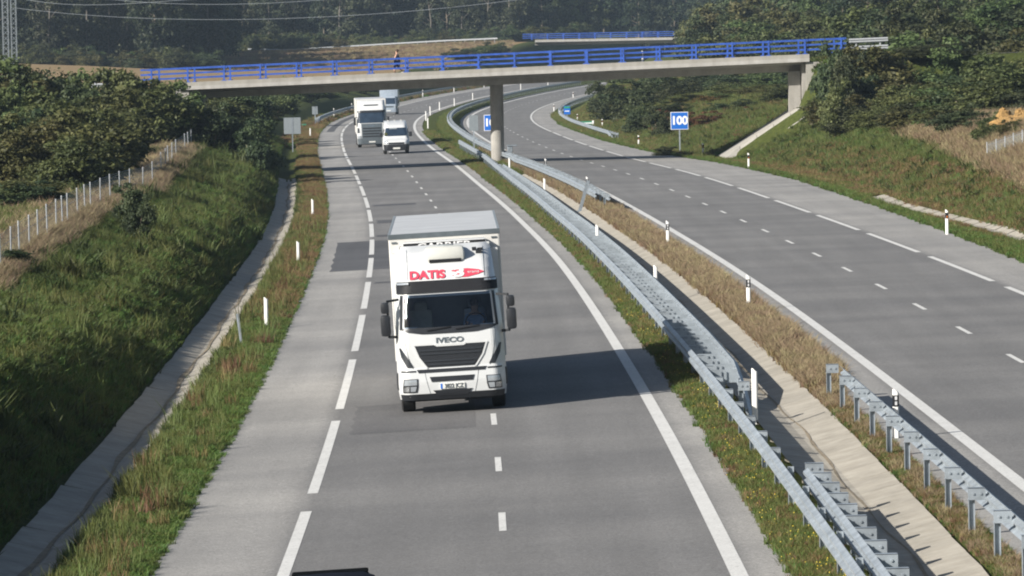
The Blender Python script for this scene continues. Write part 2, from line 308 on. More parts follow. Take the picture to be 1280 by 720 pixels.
def terr(X, Y):
    X = np.asarray(X, float); Y = np.asarray(Y, float); sh = X.shape; x, y = X.ravel(), Y.ravel(); z = np.zeros(len(x))
    for i in range(0, len(x), 20000): z[i:i + 20000] = np.hypot(x[i:i + 20000, None] - CP[:, 0], y[i:i + 20000, None] - CP[:, 1]) @ _W[:-1] + _W[-1]
    dy = np.abs(y - BRIDGE_Y); side = np.where(x < 0, -x - 22.6, x - 20.4)            # approach embankments of the overpass
    rid = np.where(side > 0, deck_z(x) - .55, 5.0 + .63 * side) - np.maximum(0, dy - 5.2) / 1.7
    z = np.maximum(z, np.where(side > -14, rid, -99)); return z.reshape(sh)
def _sm(a, b, x): t = np.clip((x - a) / (b - a), 0, 1); return t * t * (3 - 2 * t)
MD = (5.40, 6.2, 6.98)                               # median drain across A
def ground(X, Y):
    """surface height of verges, banks and land; pavements lie on this where they run"""
    X = np.asarray(X, float); Y = np.asarray(Y, float); sA, tA = A.st(X, Y); sB, tB = B.st(X, Y)
    za = np.interp(sA, ST, A.z) + np.interp(sA, ST, A.e) * tA; zb = np.interp(sB, ST, B.z) + np.interp(sB, ST, B.e) * tB
    far = np.interp(sA, ST, A.z) + np.interp(sA, ST, A.e) * -8.9; T = terr(X, Y)
    w = np.interp(-tA, [8.75, 9.0, 10.6, 11.1, 14.2], [0, .05, .54, .62, 1.]) * (1 + .07 * np.sin(Y / 7.3) * np.sin(Y / 3.1 + 1) * (tA < -9.5) * (tA > -13.9) * (Y < 350))
    zl = np.where(tA > -8.75, za, far * (1 - w) + T * w) + np.where(tA > -8.75, np.interp(tA, [DL[0], DL[1], DL[2]], [0, -.16, 0]) - np.where(tA < -7.2, .0, 0), 0)
    br = BR(sB); q = np.clip((tB - br - 2.3) / 6.5, 0, 1); q = .75 * q + .25 * q * q * (3 - 2 * q)
    zr = zb * (1 - q) + T * q - np.where((tB > br) & (q <= 0), .10 * np.clip((tB - br) / 1.2, 0, 1), .10 * (1 - q) * (q > 0))
    sd = X - 20.4; rid = 5.0 + .63 * sd - np.maximum(0, np.abs(Y - BRIDGE_Y) - 5.2) / 1.7; zr = np.where((tB > br + .9) & (sd < 0) & (sd > -9), np.maximum(zr, rid), zr)
    ma = (tA - AR) / np.maximum((tA - AR) + (BL - tB), .01); zm = za * (1 - np.clip(ma, 0, 1)) + zb * np.clip(ma, 0, 1) + np.interp(tA, MD, [0, -.16, 0]) * (Y < 345)
    return np.where(tA < AR, zl, np.where(tB > BL, zr, zm))
def gz(x, y): return float(ground(np.array([x]), np.array([y]))[0])
def hit(px, py, h=0.):
    """where the sight line through a picture point meets the ground (or h above it)"""
    d = ray(px, py); D = np.concatenate([np.arange(55, 500, .5), np.arange(500, 1200, 1.)]); f = CAMH + d.z * D - h - ground(d.x * D, D); k = int(np.argmax(f < 0))
    if f[k] >= 0: return Vector((d.x * 1100, 1100, CAMH + d.z * 1100))
    a = f[k - 1] / (f[k - 1] - f[k]); Y = D[k - 1] + a * (D[k] - D[k - 1]); return Vector((d.x * Y, Y, CAMH + d.z * Y - h))

# ground sheet: rows across the road, columns at fixed offsets
ROWS = np.concatenate([np.arange(-12, 60, 6.), np.arange(60, 430, 2.), np.arange(430, 720, 5.), np.arange(720, 1300, 12.), np.arange(1300, 3700, 80.)])
tl = np.concatenate([[-1600, -1000, -700, -500, -350, -250, -180, -130, -100, -80], np.arange(-68, -26, 4.), np.arange(-26, -14, 1.5), np.arange(-14, -9, .6), [-8.75, DL[0], DL[1], DL[2], -6.9, -6.4, -5.9, -5.5, 0, 3.9, 4.25]])
tr = np.concatenate([[-4.85, -4, 0, 5.3]]); tr2 = np.concatenate([np.arange(0, 3, .4), np.arange(3, 13, 1.), np.arange(13, 40, 3.), [44, 52, 62, 75, 95, 120, 160, 220, 300, 420, 600, 900, 1500]])
def rows_to_xy():
    X, Y = [], []
    for y in ROWS:
        sA = np.interp(y, A.y, ST); sB = np.interp(y, B.y, ST)
        xa, ya, _ = A.P(sA, tl); e0 = A.P(sA, 4.32); e1 = B.P(sB, -4.95); m = np.array([.02, .25, .48, .56, .62, .76, .90, .98])
        mt = np.array([4.5, 5.0, MD[0], (MD[0] + MD[1]) / 2, MD[1], (MD[1] + MD[2]) / 2, MD[2], 7.4])
        xm, ym, _ = A.P(sA, mt); xb, yb, _ = B.P(sB, tr); xc, yc, _ = B.P(sB, BR(sB) + .05 + tr2)
        X.append(np.concatenate([xa, xm, xb, xc])); Y.append(np.concatenate([ya, ym, yb, yc]))
    return np.array(X), np.array(Y)
GX, GY = rows_to_xy(); GZ = ground(GX, GY)
_sA, _tA = A.st(GX, GY); _sB, _tB = B.st(GX, GY); GZ = GZ - np.where(((_tA > AL - .02) & (_tA < AR)) | ((_tB > BL) & (_tB < BR(_sB))), .05, 0)
_dit = ((_tA > DL[0] + .02) & (_tA < DL[2] - .02) & (GY < 345)) | ((_tA > MD[0] + .02) & (_tA < MD[2] - .02) & (GY < 345) & (_tB < BL)); GZ = GZ - np.where(_dit, .25, 0) - np.where((GY < 345) & ((np.abs(_tA - DL[0]) < .03) | (np.abs(_tA - DL[2]) < .03) | (np.abs(_tA - MD[0]) < .03) | (np.abs(_tA - MD[2]) < .03)), .07, 0)
nr, nc = GX.shape; me = bpy.data.meshes.new('ground'); idx = np.arange(nr * nc).reshape(nr, nc)
me.from_pydata(np.stack([GX, GY, GZ], -1).reshape(-1, 3).tolist(), [], np.stack([idx[:-1, :-1], idx[:-1, 1:], idx[1:, 1:], idx[1:, :-1]], -1).reshape(-1, 4).tolist())
me.materials.append(M['ground']); me.polygons.foreach_set('use_smooth', [True] * len(me.polygons))
def dryness(X, Y):
    sA, tA = A.st(X, Y); sB, tB = B.st(X, Y); b = tB - BR(sB)
    d = _sm(0, 1.8, b - np.interp(Y, [200, 240, 290], [3.4, 4.6, 6.0])) * _sm(130, 150, Y) * (1 - _sm(290, 320, Y)) * (1 - _sm(14, 18, b)) + .9 * _sm(12.9, 13.8, -tA) * (1 - _sm(14.6, 16.5, -tA)) * (Y < 330)
    d = np.maximum(d, _sm(20, 26, -tA) * (1 - _sm(34, 44, -tA)) * _sm(190, 205, Y) * (1 - _sm(255, 275, Y))); d = np.maximum(d, .95 * _sm(690, 740, Y) * (1 - _sm(1100, 1150, Y)) * (tA < -16))
    return np.clip(np.maximum(d, .8 * ((tA > 6.6) & (tB < BL) & (Y > 118))), 0, 1)
def rustiness(X, Y):
    sA, tA = A.st(X, Y); sB, tB = B.st(X, Y); b = tB - BR(sB)
    r = ((tA < AL) & (tA > DL[2])) * _sm(158, 175, Y) * (.62 - .3 * np.sin(Y / 9.)) ; r = np.maximum(r, .42 * (b > .8) * (b < 5.5) * _sm(180, 215, Y) * (1 - _sm(300, 360, Y)))
    return np.clip(r, 0, 1)
for nm, fn in (('dry', dryness), ('rust', rustiness)):
    me.attributes.new(nm, 'FLOAT', 'POINT').data.foreach_set('value', fn(GX, GY).ravel().astype(np.float32))
tag(link('ground', me), 'grassy banks, verges and fields around the motorway', None, None, 'structure')['kind'] = 'structure'

# carriageways
def strip(al, s0, s1, ds, ts, h, across=None):
    """sheet over stations s0..s1 and offsets ts (callables allowed)"""
    S = np.arange(s0, s1 + ds * .5, ds); rows = []; ac = []
    for s in S:
        t = np.array([q(s) if callable(q) else q for q in ts], float); x, y, z = al.P(s, t, h); rows.append(list(zip(x, y, z))); ac += list(across if across is not None else t)
    return rows, ac
def jag(base, amp, seed):
    r = np.random.default_rng(seed); v = r.normal(0, 1, 3000); v = np.convolve(v, np.ones(3) / 3, 'same'); return lambda s: base(s) + amp * v[int((s + 80) * 2) % 3000] if callable(base) else base + amp * v[int((s + 80) * 2) % 3000]
def carriageway(al, ts, label, seed):
    m = MB(); rows, ac = strip(al, -70, 420, 1., ts, 0.); m.grid(rows); r2, a2 = strip(al, 420, 1200, 5., ts, 0.); m.grid(r2)
    o = m.build('carriageway', M['asphalt']); o.data.attributes.new('across', 'FLOAT', 'POINT').data.foreach_set('value', np.array(ac + a2, np.float32)); o.data.polygons.foreach_set('use_smooth', [True] * len(o.data.polygons))
    return tag(o, label, None, None, 'structure')
roadA = carriageway(A, [jag(AL, .05, 1), -5, -4.2, -3.6, -2, 0, 2, 3.6, 4.0, jag(AR, .04, 2)], 'grey carriageway carrying oncoming lorries and the van', 1)
roadB = carriageway(B, [jag(BL, .04, 3), -4.0, -3.6, -2, 0, 2, 3.6, 4.4, 5.2, jag(BR, .05, 4)], 'grey empty carriageway beyond the median', 2)
def marking(al, road, name, s0, s1, t, w, ds=4.):
    n = max(1, round((s1 - s0) / ds)); rows = []
    for i in range(n + 1):
        s = s0 + (s1 - s0) * i / n; rows.append([tuple(float(q) for q in al.P(s, t - w / 2, .005)), tuple(float(q) for q in al.P(s, t + w / 2, .005))])
    return MB().grid(rows).build(name, M['paint'], road)
LD0 = 20 - 1.6                                         # first lane dash of A starts here
for k in range(-5, 62):
    s = 20 + 12.5 * k; marking(A, roadA, 'lane_dash', s - 1.75, s + 1.75, 0, .125)
for k in range(-6, 62):
    s = 70 + 12.5 * k; marking(B, roadB, 'lane_dash', s - 1.75, s + 1.75, 0, .125)
def sof(al, px, py): p = hit(px, py); return float(al.st(np.array([p.x]), np.array([p.y]))[0][0])
e0 = sof(A, 392, 617); e1 = sof(A, 444, 439); per = (e1 - e0) / 2                       # the shoulder dashes: 20 m paint, 4 m gap
for k in range(-2, 22): marking(A, roadA, 'edge_dash', e0 + per * k, e0 + per * (k + 20 / 24), -3.5, .20)
marking(A, roadA, 'edge_line', e0 + per * 22, 1150, -3.5, .20, 8)
f0 = sof(B, 1241.6, 351.5); f1 = sof(B, 964, 247.5); perb = (f1 - f0) / 4
for k in range(-4, 14): marking(B, roadB, 'edge_dash', f0 + perb * k, f0 + perb * (k + 20 / 24), 3.5, .20)
marking(B, roadB, 'edge_line', f0 + perb * 14, 1150, 3.5, .20, 8)
marking(A, roadA, 'edge_line', -65, 1150, 3.5, .26, 5); marking(B, roadB, 'edge_line', -65, 1150, -3.5, .26, 5)
def patch(al, road, s0, s1, t0, t1, name='asphalt_patch', mat='asphalt_dark'):
    rows = []; ac = []
    for s in np.linspace(s0, s1, 12): x, y, z = al.P(s, np.linspace(t0 + .05 * math.sin(s * 3), t1, 6), .003); rows.append(list(zip(x, y, z))); ac += [0.] * 6
    o = MB().grid(rows).build(name, M[mat], road); o.data.attributes.new('across', 'FLOAT', 'POINT').data.foreach_set('value', np.array(ac, np.float32)); return o
patch(A, roadA, sof(A, 430, 339), sof(A, 430, 303), -5.0, .6); patch(A, roadA, sof(A, 450, 543), sof(A, 450, 508), -3.1, -.4, mat='asphalt_mid')
for y0, y1, t0, t1 in ((279, 275, -3.2, -1.2), (257.5, 255.5, -3.2, -.9), (296, 293.5, -3.3, -.7), (354, 352, -3.3, 1)): patch(A, roadA, sof(A, 480, y0), sof(A, 480, y1), t0, t1, 'sealed_crack')
patch(A, roadA, sof(A, 410, 165), sof(A, 432, 144), -5.1, -4.35, 'asphalt_patch')

# concrete drains, laid in slabs
def drain(name, label, ts, dz, s0, s1, L, jagg):
    d = empty(name, (0, 0, 0)); tag(d, label, 'drain'); r = random.Random(3); s = s0
    while s < s1:
        l = L if s < 160 else L * 2; rows = []; j = [r.uniform(-1, 1) * jagg for _ in range(4)]
        n = 3
        for i in range(n + 1):
            q = s + .012 + (l - .024) * i / n; tt = [ts[0] + j[0] * (1 - i / n) + j[1] * i / n, ts[1] - .08, ts[1] + .08, ts[2] + j[2] * (1 - i / n) + j[3] * i / n]; row = []
            for t, h in zip(tt, dz):
                x, y, _ = (float(v) for v in A.P(q, t)); row.append((x, y, base_z(q, t) + h))
            rows.append(row)
        m = MB().grid(rows); e = [[(x, y, z - .10) for x, y, z in row] for row in rows]
        for a, b in ((rows[0], e[0]), (rows[-1], e[-1])): m.grid([a, b])
        o = m.build('concrete_slab', M['concrete'], d); s += l
    return d
def base_z(s, t):
    x, y, z = (float(v) for v in A.P(s, t))
    if t < 0: return z
    return gz(x, y) - float(np.interp(t, MD, [0, -.16, 0]))
def silt(d, t, h, s0, s1, w, seed):
    g = random.Random(seed); rows = []; ph = g.uniform(0, 6)
    for i in range(int((s1 - s0) / .7)):
        q = s0 + i * .7; o = .05 * math.sin(q * .23 + ph) + .03 * math.sin(q * .71); ww = w * (.55 + .45 * math.sin(q * .37 + ph) * math.sin(q * .11)) + g.uniform(.0, .02); row = []
        for k in (-ww, 0, ww): x, y, _ = (float(v) for v in A.P(q, t + o + k)); row.append((x, y, base_z(q, t) + h + abs(o + k) * .19))
        rows.append(row)
    MB().grid(rows).build('silt', M['silt'], d)
_d1 = drain('roadside_drain', 'shallow concrete drain along the shaded grass bank, in slabs', DL, (.02, -.145, -.145, .01), 4, 275, 3., .04)
_d2 = drain('median_drain', 'pale concrete drain in the central reservation between the guardrails', MD, (.01, -.145, -.145, .01), 2, 268, 2.5, .02)

silt(_d1, DL[1], -.137, 6, 272, .06, 1); silt(_d2, MD[1], -.137, 4, 262, .022, 2)

# ------------------------------------------------------------------ overpass
def overpass(name, label, Y0, W, X0, X1, top, step, posts_x, pier_x, rail_h=1.0, detail=True):
    root = empty(name, (0, Y0, top(0) - 1.2)); tag(root, label, 'bridge'); mi = root.matrix_world.inverted()
    def part(nm, m, mat, parent=root, smooth=False):
        o = m.build(nm, mat, None, smooth); o.parent = parent; o.matrix_parent_inverse = parent.matrix_world.inverted(); return o
    def ext(pts, x0=X0, x1=X1, n=8):          # section (y offset, z below top) swept along the deck
        rows = []
        for i in range(n + 1):
            x = x0 + (x1 - x0) * i / n; rows.append([(x, Y0 + y, top(x) + z) for y, z in pts])
        m = MB().grid(rows)
        for r in (rows[0], rows[-1]): m.add(r, (tuple(range(len(r))),))
        return m
    h = W / 2
    part('deck', ext([(-h + .42, -.22), (h - .42, -.22), (h - .42, -.47), (h - .9, -.62), (1.9, -.70), (1.7, -1.12), (-1.7, -1.12), (-1.9, -.70), (-h + .9, -.62), (-h + .42, -.47), (-h + .42, -.22)]), M['concrete_bridge'])
    for sd in (-1, 1):
        o = -h if sd < 0 else h - .44
        part('kerb', ext([(o, -.25), (o, 0), (o + .44, 0), (o + .44, -.25), (o, -.25)]), M['concrete_kerb'])
        e = o - .03 * (sd < 0) + .0; part('edge_beam', ext([(e - .05, -.50), (e - .05, -.254), (e + .47, -.254), (e + .47, -.50), (e - .05, -.50)]), M['concrete_edge'])
        yr = Y0 + (-h + .2 if sd < 0 else h - .2)
        for j, z in enumerate((.30, .62, .95)):
            m = MB(); n = 10
            for i in range(n):
                xa = X0 - 2.5 + (X1 - X0 + 5) * i / n; xb = X0 - 2.5 + (X1 - X0 + 5) * (i + 1) / n
                m.bar((xa, yr + sd * -.02, top(xa) + z * rail_h), (xb, yr + sd * -.02, top(xb) + z * rail_h), .07, .12)
            part('rail', m, M['blue_paint'])
        for x in posts_x:
            t = top(x); m = MB(); yo = sd * .10
            m.add([(x + a, yr + b, t + c) for a in (-.055, .055) for b, c in ((yo * .2 - .05, .004), (yo * 1.4 + sd * .02, .004), (yo * .5, 1.02 * rail_h), (-yo * .6, 1.02 * rail_h))], ((0, 1, 2, 3), (7, 6, 5, 4), (0, 4, 5, 1), (1, 5, 6, 2), (2, 6, 7, 3), (3, 7, 4, 0)))
            m.box(x - .17, x + .17, yr + yo - .06, yr + yo + .13 * 0 + .06, t + .003, t + .06)
            if sd < 0: m.bar((x - .22, yr + .01, t + .30), (x + .22, yr + .01, t + .30), .10, .15); m.bar((x - .22, yr + .01, t + .62), (x + .22, yr + .01, t + .62), .10, .15); m.bar((x - .22, yr + .01, t + .93), (x + .22, yr + .01, t + .93), .10, .15)
            part('railing_post', m, M['blue_paint'])
    for px in pier_x:
        g = gz(px, Y0) - .6; part('pier', MB().tube([(px, Y0, g), (px, Y0, top(px) - 1.10)], .45, 28), M['concrete_bridge'], smooth=True)
    return root, part
px_of = lambda px: at(px, 90, BRIDGE_Y - DECK_W / 2).x
POSTS = [px_of(234.5 + 45.43 * k) for k in range(-1, 19)]
X0, X1 = px_of(222), px_of(1012)
br, bpart = overpass('overpass', 'concrete overpass with blue railing crossing the whole motorway on a round pier', BRIDGE_Y, DECK_W, X0, X1, deck_z, 2.43, POSTS, [px_of(619.5) + .03])
def abut(x, sgn):
    y0, y1 = BRIDGE_Y - 3.4, BRIDGE_Y + 3.4; t = deck_z(x)
    bpart('abutment', MB().box(*sorted((x, x + sgn * 1.1)), y0, y1, -1.0, t - .52), M['concrete_bridge'])
    m = MB(); xa = x + sgn * .25; y = BRIDGE_Y - DECK_W / 2 + .1      # wing wall stepping down the slope
    m.add([(xa, y, t - .53), (xa + sgn * 3.2, y, t - .45), (xa + sgn * 3.2, y, t - 1.2), (xa, y, t - 3.0), (xa, y + .35, t - .53), (xa + sgn * 3.2, y + .35, t - .45), (xa + sgn * 3.2, y + .35, t - 1.2), (xa, y + .35, t - 3.0)], ((0, 1, 2, 3), (7, 6, 5, 4), (0, 4, 5, 1), (1, 5, 6, 2), (2, 6, 7, 3), (3, 7, 4, 0)))
    bpart('wing_wall', m, M['concrete_kerb'])
    bpart('bearing_column', MB().box(x - .45 * sgn - .4, x - .45 * sgn + .4, BRIDGE_Y - 2.6, BRIDGE_Y - 1.6, -.5, t - 1.13), M['concrete_bridge'])
abut(px_of(1003), 1); abut(px_of(240), -1)
# deck road continues on the embankments; pale rails beyond the blue ones
def approach(x0, x1):
    m = MB(); m.grid([[(x, BRIDGE_Y - 3.2, deck_z(x) - .52), (x, BRIDGE_Y + 3.2, deck_z(x) - .52)] for x in np.linspace(x0, x1, 5)])
    o = m.build('approach_road', M['asphalt']); o.data.attributes.new('across', 'FLOAT', 'POINT'); tag(o, 'side road leading onto the overpass', None, None, 'structure')
approach(X1 + .2, X1 + 60); approach(X0 - .2, X0 - 60)

# ------------------------------------------------------------------ guardrails
WPROF = [(.0, -.155), (.035, -.125), (.08, -.10), (.08, -.055), (.02, -.02), (.02, .02), (.08, .055), (.08, .10), (.035, .125), (.0, .155)]
def wbeam(pts, side, drop=None):
    """corrugated beam through pts (top-centre line); side: unit sign, the face it shows"""
    rows = []
    for i, p in enumerate(pts):
        a, b = Vector(pts[max(i - 1, 0)]), Vector(pts[min(i + 1, len(pts) - 1)]); d = (b - a); d.z = 0; d.normalize(); nx = Vector((d.y, -d.x, 0)) * side
        rows.append([tuple(Vector(p) + nx * (u * 1.0) + Vector((0, 0, v))) for u, v in WPROF] + [tuple(Vector(p) + nx * (u - .008) + Vector((0, 0, v * .98))) for u, v in WPROF[::-1]])
    return MB().grid(rows)
def guardrail(label, al, s0, s1, t, side, step=4., h=.56, post_t=None, near=45, both=None, cbr=False, end_drop=(0, 0), mat='galv', tfun=None, name='guardrail', ends=True, bare_to=-99):
    """side +1 shows its face to larger offsets"""
    tt = tfun or (lambda s: t); S = list(np.arange(s0, s1 + .01, 4.)) ; mid = al.P((s0 + s1) / 2, t)
    root = empty(name, (float(al.P(s0, tt(s0))[0]), float(al.P(s0, tt(s0))[1]), gz(*[float(q) for q in al.P(s0, tt(s0))[:2]]))); tag(root, label, 'guardrail', 'steel guardrails along the motorway'); inv = root.matrix_world.inverted()
    def part(nm, m, mt=mat):
        o = m.build(nm, M[mt]); o.parent = root; o.matrix_parent_inverse = inv; return o
    def P(s, t_, hh): x, y, _ = (float(q) for q in al.P(s, t_)); return (x, y, gz(x, y) + hh)
    pts = []
    for i, s in enumerate(S):
        d = 0
        if end_drop[0] and i < end_drop[0]: d = (1 - i / end_drop[0])
        if end_drop[1] and len(S) - 1 - i < end_drop[1]: d = 1 - (len(S) - 1 - i) / end_drop[1]
        pts.append(P(s, tt(s), h - d * (h + .1)))
    if pts[0][1] > pts[-1][1]: pts = pts[::-1]
    part('beam', wbeam(pts, side))
    s = s0 + .6; k = 0; bulk = MB(); pt = post_t if post_t is not None else -.17 * side
    while s < s1 - .2:
        m = MB(); b = Vector(P(s, tt(s) + pt, 0)); Zt = h + .17
        m.box(b.x - .05, b.x + .05, b.y - .007, b.y + .007, b.z - .3, b.z + Zt - .02); m.box(b.x - .05, b.x - .042, b.y - .055, b.y + .055, b.z - .3, b.z + Zt - .02); m.box(b.x + .042, b.x + .05, b.y - .055, b.y + .055, b.z - .3, b.z + Zt - .02)
        c = Vector(P(s, tt(s), 0)); x0, x1 = sorted((b.x - .06 * side, c.x + .012 * side))     # spacer: folded plate between post and beam
        sp = MB(); sp.box(x0, x1, b.y - .10, b.y - .092, b.z + Zt - .18, b.z + Zt - .0); sp.box(x0, x1, b.y - .10, b.y + .09, b.z + Zt - .008, b.z + Zt + .0); sp.box(x0, x1, b.y - .10, b.y + .09, b.z + Zt - .188, b.z + Zt - .18)
        for q in (.3, .72): sp.tube([(x0 + (x1 - x0) * q, b.y - .118, b.z + Zt - .09), (x0 + (x1 - x0) * q, b.y - .10, b.z + Zt - .09)], .02, 6)
        if s < bare_to: part('post', m)
        elif k < near: part('post', m); part('spacer', sp)
        else: bulk.add(m.v, m.f); bulk.add(sp.v, sp.f)
        s += step; k += 1
    if bulk.v: part('far_posts', bulk)['kind'] = 'stuff'
    return root
# central reservation: rail facing the oncoming carriageway, its twin beyond, a second overlapping one near by
def tA_(s): return float(np.interp(s, [0, 117, 165, 230, 262, 290, 340, 380], [4.80, 4.62, 4.66, 4.86, 5.05, 5.3, 5.35, 5.2]))
guardrail('long steel guardrail on the grass edge of the oncoming carriageway', A, -30, 345, 4.8, -1, 4., near=80, tfun=tA_, h=.58, bare_to=21, post_t=.10)
def dbl():
    """the reservation-side beam tied across to the first one"""
    f = lambda s: float(np.interp(s, [36, 43, 60, 125, 165, 262], [5.22, 5.40, 5.46, 5.32, 5.26, 5.4]))
    root = guardrail('reservation-side twin of the long guardrail, ramped down to the drain at its end', A, 40, 262, 5.4, 1, 4000., tfun=f, end_drop=(2, 0), h=.58); inv = root.matrix_world.inverted()
    s = 46.; bulk = MB(); k = 0
    while s < 262:
        m = MB(); a = A.frame(s, tA_(s) + .02); g = gz(a.translation.x, a.translation.y); x1 = f(s) - tA_(s) - .05; b0 = a.translation; L = lambda u, v, w: (b0.x + u, b0.y + v, g + w)
        for u0, u1, v0, v1, w0, w1 in ((.02, x1, -.07, -.06, .42, .70), (.02, x1, -.07, -.03, .70, .708), (x1 * .42, x1 * .46, -.10, -.07, .45, .66), (x1 * .6, x1 * .64, -.10, -.07, .45, .66), (x1 * .5 - .05, x1 * .5 + .05, -.05, .05, -.2, .69)):
            p, q = L(u0, v0, w0), L(u1, v1, w1); m.box(p[0], q[0], p[1], q[1], p[2], q[2], 1 if (w0 == .45) else 0)
        if k < 60: o = m.build('cross_tie', [M['galv'], M['galv_dark']]); o.parent = root; o.matrix_parent_inverse = inv
        else: bulk.add(m.v, m.f)
        s += 2. if s < 160 else 4.; k += 1
    if bulk.v: o = bulk.build('far_cross_ties', M['galv']); o['kind'] = 'stuff'; o.parent = root; o.matrix_parent_inverse = inv
dbl()
guardrail('short overlapping guardrail close behind the long one, beside the pale drain', A, -30, 19.5, 5.12, -1, 2., post_t=.24, h=.58)
guardrail('guardrail on posts facing the empty carriageway nearest the viewer', B, -30, 49, -5.0, 1, 4., post_t=-.2, h=.58)
def tB_(s): return float(np.interp(s, [180, 230, 300, 420], [-4.75, -4.95, -5.15, -5.2]))
rr = guardrail('guardrail facing the empty carriageway from the round pier onwards round the far bend', B, 178, 900, -5.1, 1, 4., near=50, tfun=tB_, h=.60)
def second_beam():
    pts = []
    for s in np.arange(182, 900, 4.): x, y, _ = (float(q) for q in B.P(s, tB_(s) - .36)); pts.append((x, y, gz(x, y) + .60))
    o = wbeam(pts, -1).build('beam', M['galv']); o.parent = rr; o.matrix_parent_inverse = rr.matrix_world.inverted()
second_beam()
guardrail('guardrail on the outer side of the oncoming carriageway, far round the bend', A, 489, 900, -6.9, 1, 4., near=40, end_drop=(3, 0))
guardrail('guardrail on the outer side of the empty carriageway, by the green marker', B, 368, 760, 6.75, -1, 4., near=60, end_drop=(3, 0))
def side_rail(label, pts, step, cat_name='guardrail', h=.62, mat='white_rail', rails=(0.,)):
    """rail through given ground points, posts evenly spaced"""
    P = [Vector(p) for p in pts]; root = empty(cat_name, P[0]); tag(root, label, 'guardrail'); inv = root.matrix_world.inverted()
    def part(nm, m): o = m.build(nm, M[mat]); o.parent = root; o.matrix_parent_inverse = inv
    L = [0.]
    for a, b in zip(P[:-1], P[1:]): L.append(L[-1] + (b - a).length)
    f = lambda d: Vector([float(np.interp(d, L, [p[i] for p in P])) for i in range(3)])
    for r in rails: part('beam', wbeam([tuple(f(d) + Vector((0, 0, h + r))) for d in np.linspace(0, L[-1], max(2, int(L[-1] / 4)))], -1 if P[-1].x < P[0].x else 1))
    d = .5
    while d < L[-1]: q = f(d); part('post', MB().box(q.x - .05, q.x + .05, q.y + .02, q.y + .12, q.z - .4, q.z + h + max(rails) + .16)); d += step
y0 = BRIDGE_Y - 3.75
xa, xb = px_of(1062), px_of(1111); side_rail('pale double rail beyond the blue railing, among the bushes', [(xa, y0, deck_z(xa) - .1), (xb, y0, deck_z(xb) - .1)], 1.6, h=.35, rails=(0., .5))
xa, xb = px_of(108), px_of(140); side_rail('pale rail end showing between the bushes before the overpass', [(xa, y0, deck_z(xa) - .35), (xb, y0, deck_z(xb) - .35)], 1.6, h=.4, rails=(0., .42))
pts = [at(310, 66.5, 1165), at(360, 63, 1150), at(420, 59.5, 1130), at(500, 55, 1105), at(560, 51.5, 1088), at(622, 47.5, 1072)]
side_rail('pale guardrail along the far side road below the forest', [(p.x, p.y, max(p.z - .8, gz(p.x, p.y) + .05)) for p in pts], 3.8, h=.72)
SIDE = pts
# far overpass
D2 = at(780, 49, 1060); s2 = (at(1010, 46.5, 1060).z - at(660, 53.0, 1060).z) / (at(1010, 0, 1060).x - at(660, 0, 1060).x); deck2 = lambda x: at(670, 51.5, 1060).z + .3 + (x - at(670, 0, 1060).x) * s2
p2 = [at(664 + 19.8 * k, 0, 1060).x for k in range(13)]
overpass('overpass', 'second overpass with blue railing, far off below the forest', 1064, 8., at(668, 0, 1060).x, at(912, 0, 1060).x, deck2, 3.1, p2, [], 1.2)

# ------------------------------------------------------------------ marker posts
def marker_mesh(h, kind):
    m = MB(); w = .06
    pr = [(-w, .035), (w, .035), (w * .55, -.045), (-w * .55, -.045)]
    zs = [-.25, h - .34, h - .33, h - .14, h - .13, h - .02]; rows = []
    for z in (-.25, h - .06): rows.append([(x, y, z) for x, y in pr] + [(pr[0][0], pr[0][1], z)])
    m.grid(rows); top = [(x, y, h - .06 + (.06 if x < 0 else 0)) for x, y in pr]; m.add(top, ((0, 1, 2, 3),)); m.grid([rows[1], top + [top[0]]])
    return m.mesh('marker_post', M['white_plastic'])
def band_mesh(h, col, n):
    pr = [(-.064, .04), (.064, .04), (.04, -.05), (-.04, -.05), (-.064, .04)]; a = MB().grid([[(x, y, z) for x, y in pr] for z in (h - .34, h - .12)]).mesh('band', M['black'])
    b = MB()
    for k in range(n): b.box(-.022, .022, -.058, -.051, h - .31 + k * .10, h - .24 + k * .10)
    return a, b.mesh('reflector', M[col])
MKW = marker_mesh(.95, 0); MKA = band_mesh(.95, 'amber', 1); MKS = band_mesh(.95, 'silver_reflector', 2)
def marker(px, py, label, band=None, sc=1., p=None, lean=0.):
    p = p or hit(px, py); o = link('marker_post', MKW); o.location = p; o.scale = (1, 1, sc); o.rotation_euler = (0, lean, 0); tag(o, label, 'marker post', 'roadside marker posts')
    if band:
        a, b = band; q = link('band', a, o); q2 = link('reflector', b, q)
    return o
marker(333, 411, 'white marker post on the verge nearest the viewer, above the drain'); marker(373, 332, 'white marker post on the rust-coloured verge, second from the viewer')
marker(391, 272, 'white marker post on the verge before the bridge shadow, third from the viewer'); marker(388, 173, 'white marker post on the brown verge beside the grey sign back')
marker(1184, 293, 'white marker post with amber reflector by the small concrete channel', MKA); marker(936, 211, 'white marker post with amber reflector below the sloping concrete chute', MKA)
marker(879, 196, 'white marker post with amber reflector just beside the blue 100 sign', MKA); marker(798.5, 184.5, 'white marker post with amber reflector between the 100 sign and the guardrail end', MKA)
marker(936, 387, 'white marker post with black band on the dry reservation grass, nearer of two', MKS, 1.05); marker(835, 309, 'white marker post with black band on the dry reservation grass, farther of two', MKS, 1.05)
marker(1102, 520, 'white marker post with two silver reflectors behind the nearest guardrail', MKS, 1., p=Vector((*[float(q) for q in B.P(sof(B, 1106, 548), -4.72)[:2]], float(B.P(sof(B, 1106, 548), -4.72)[2]))))
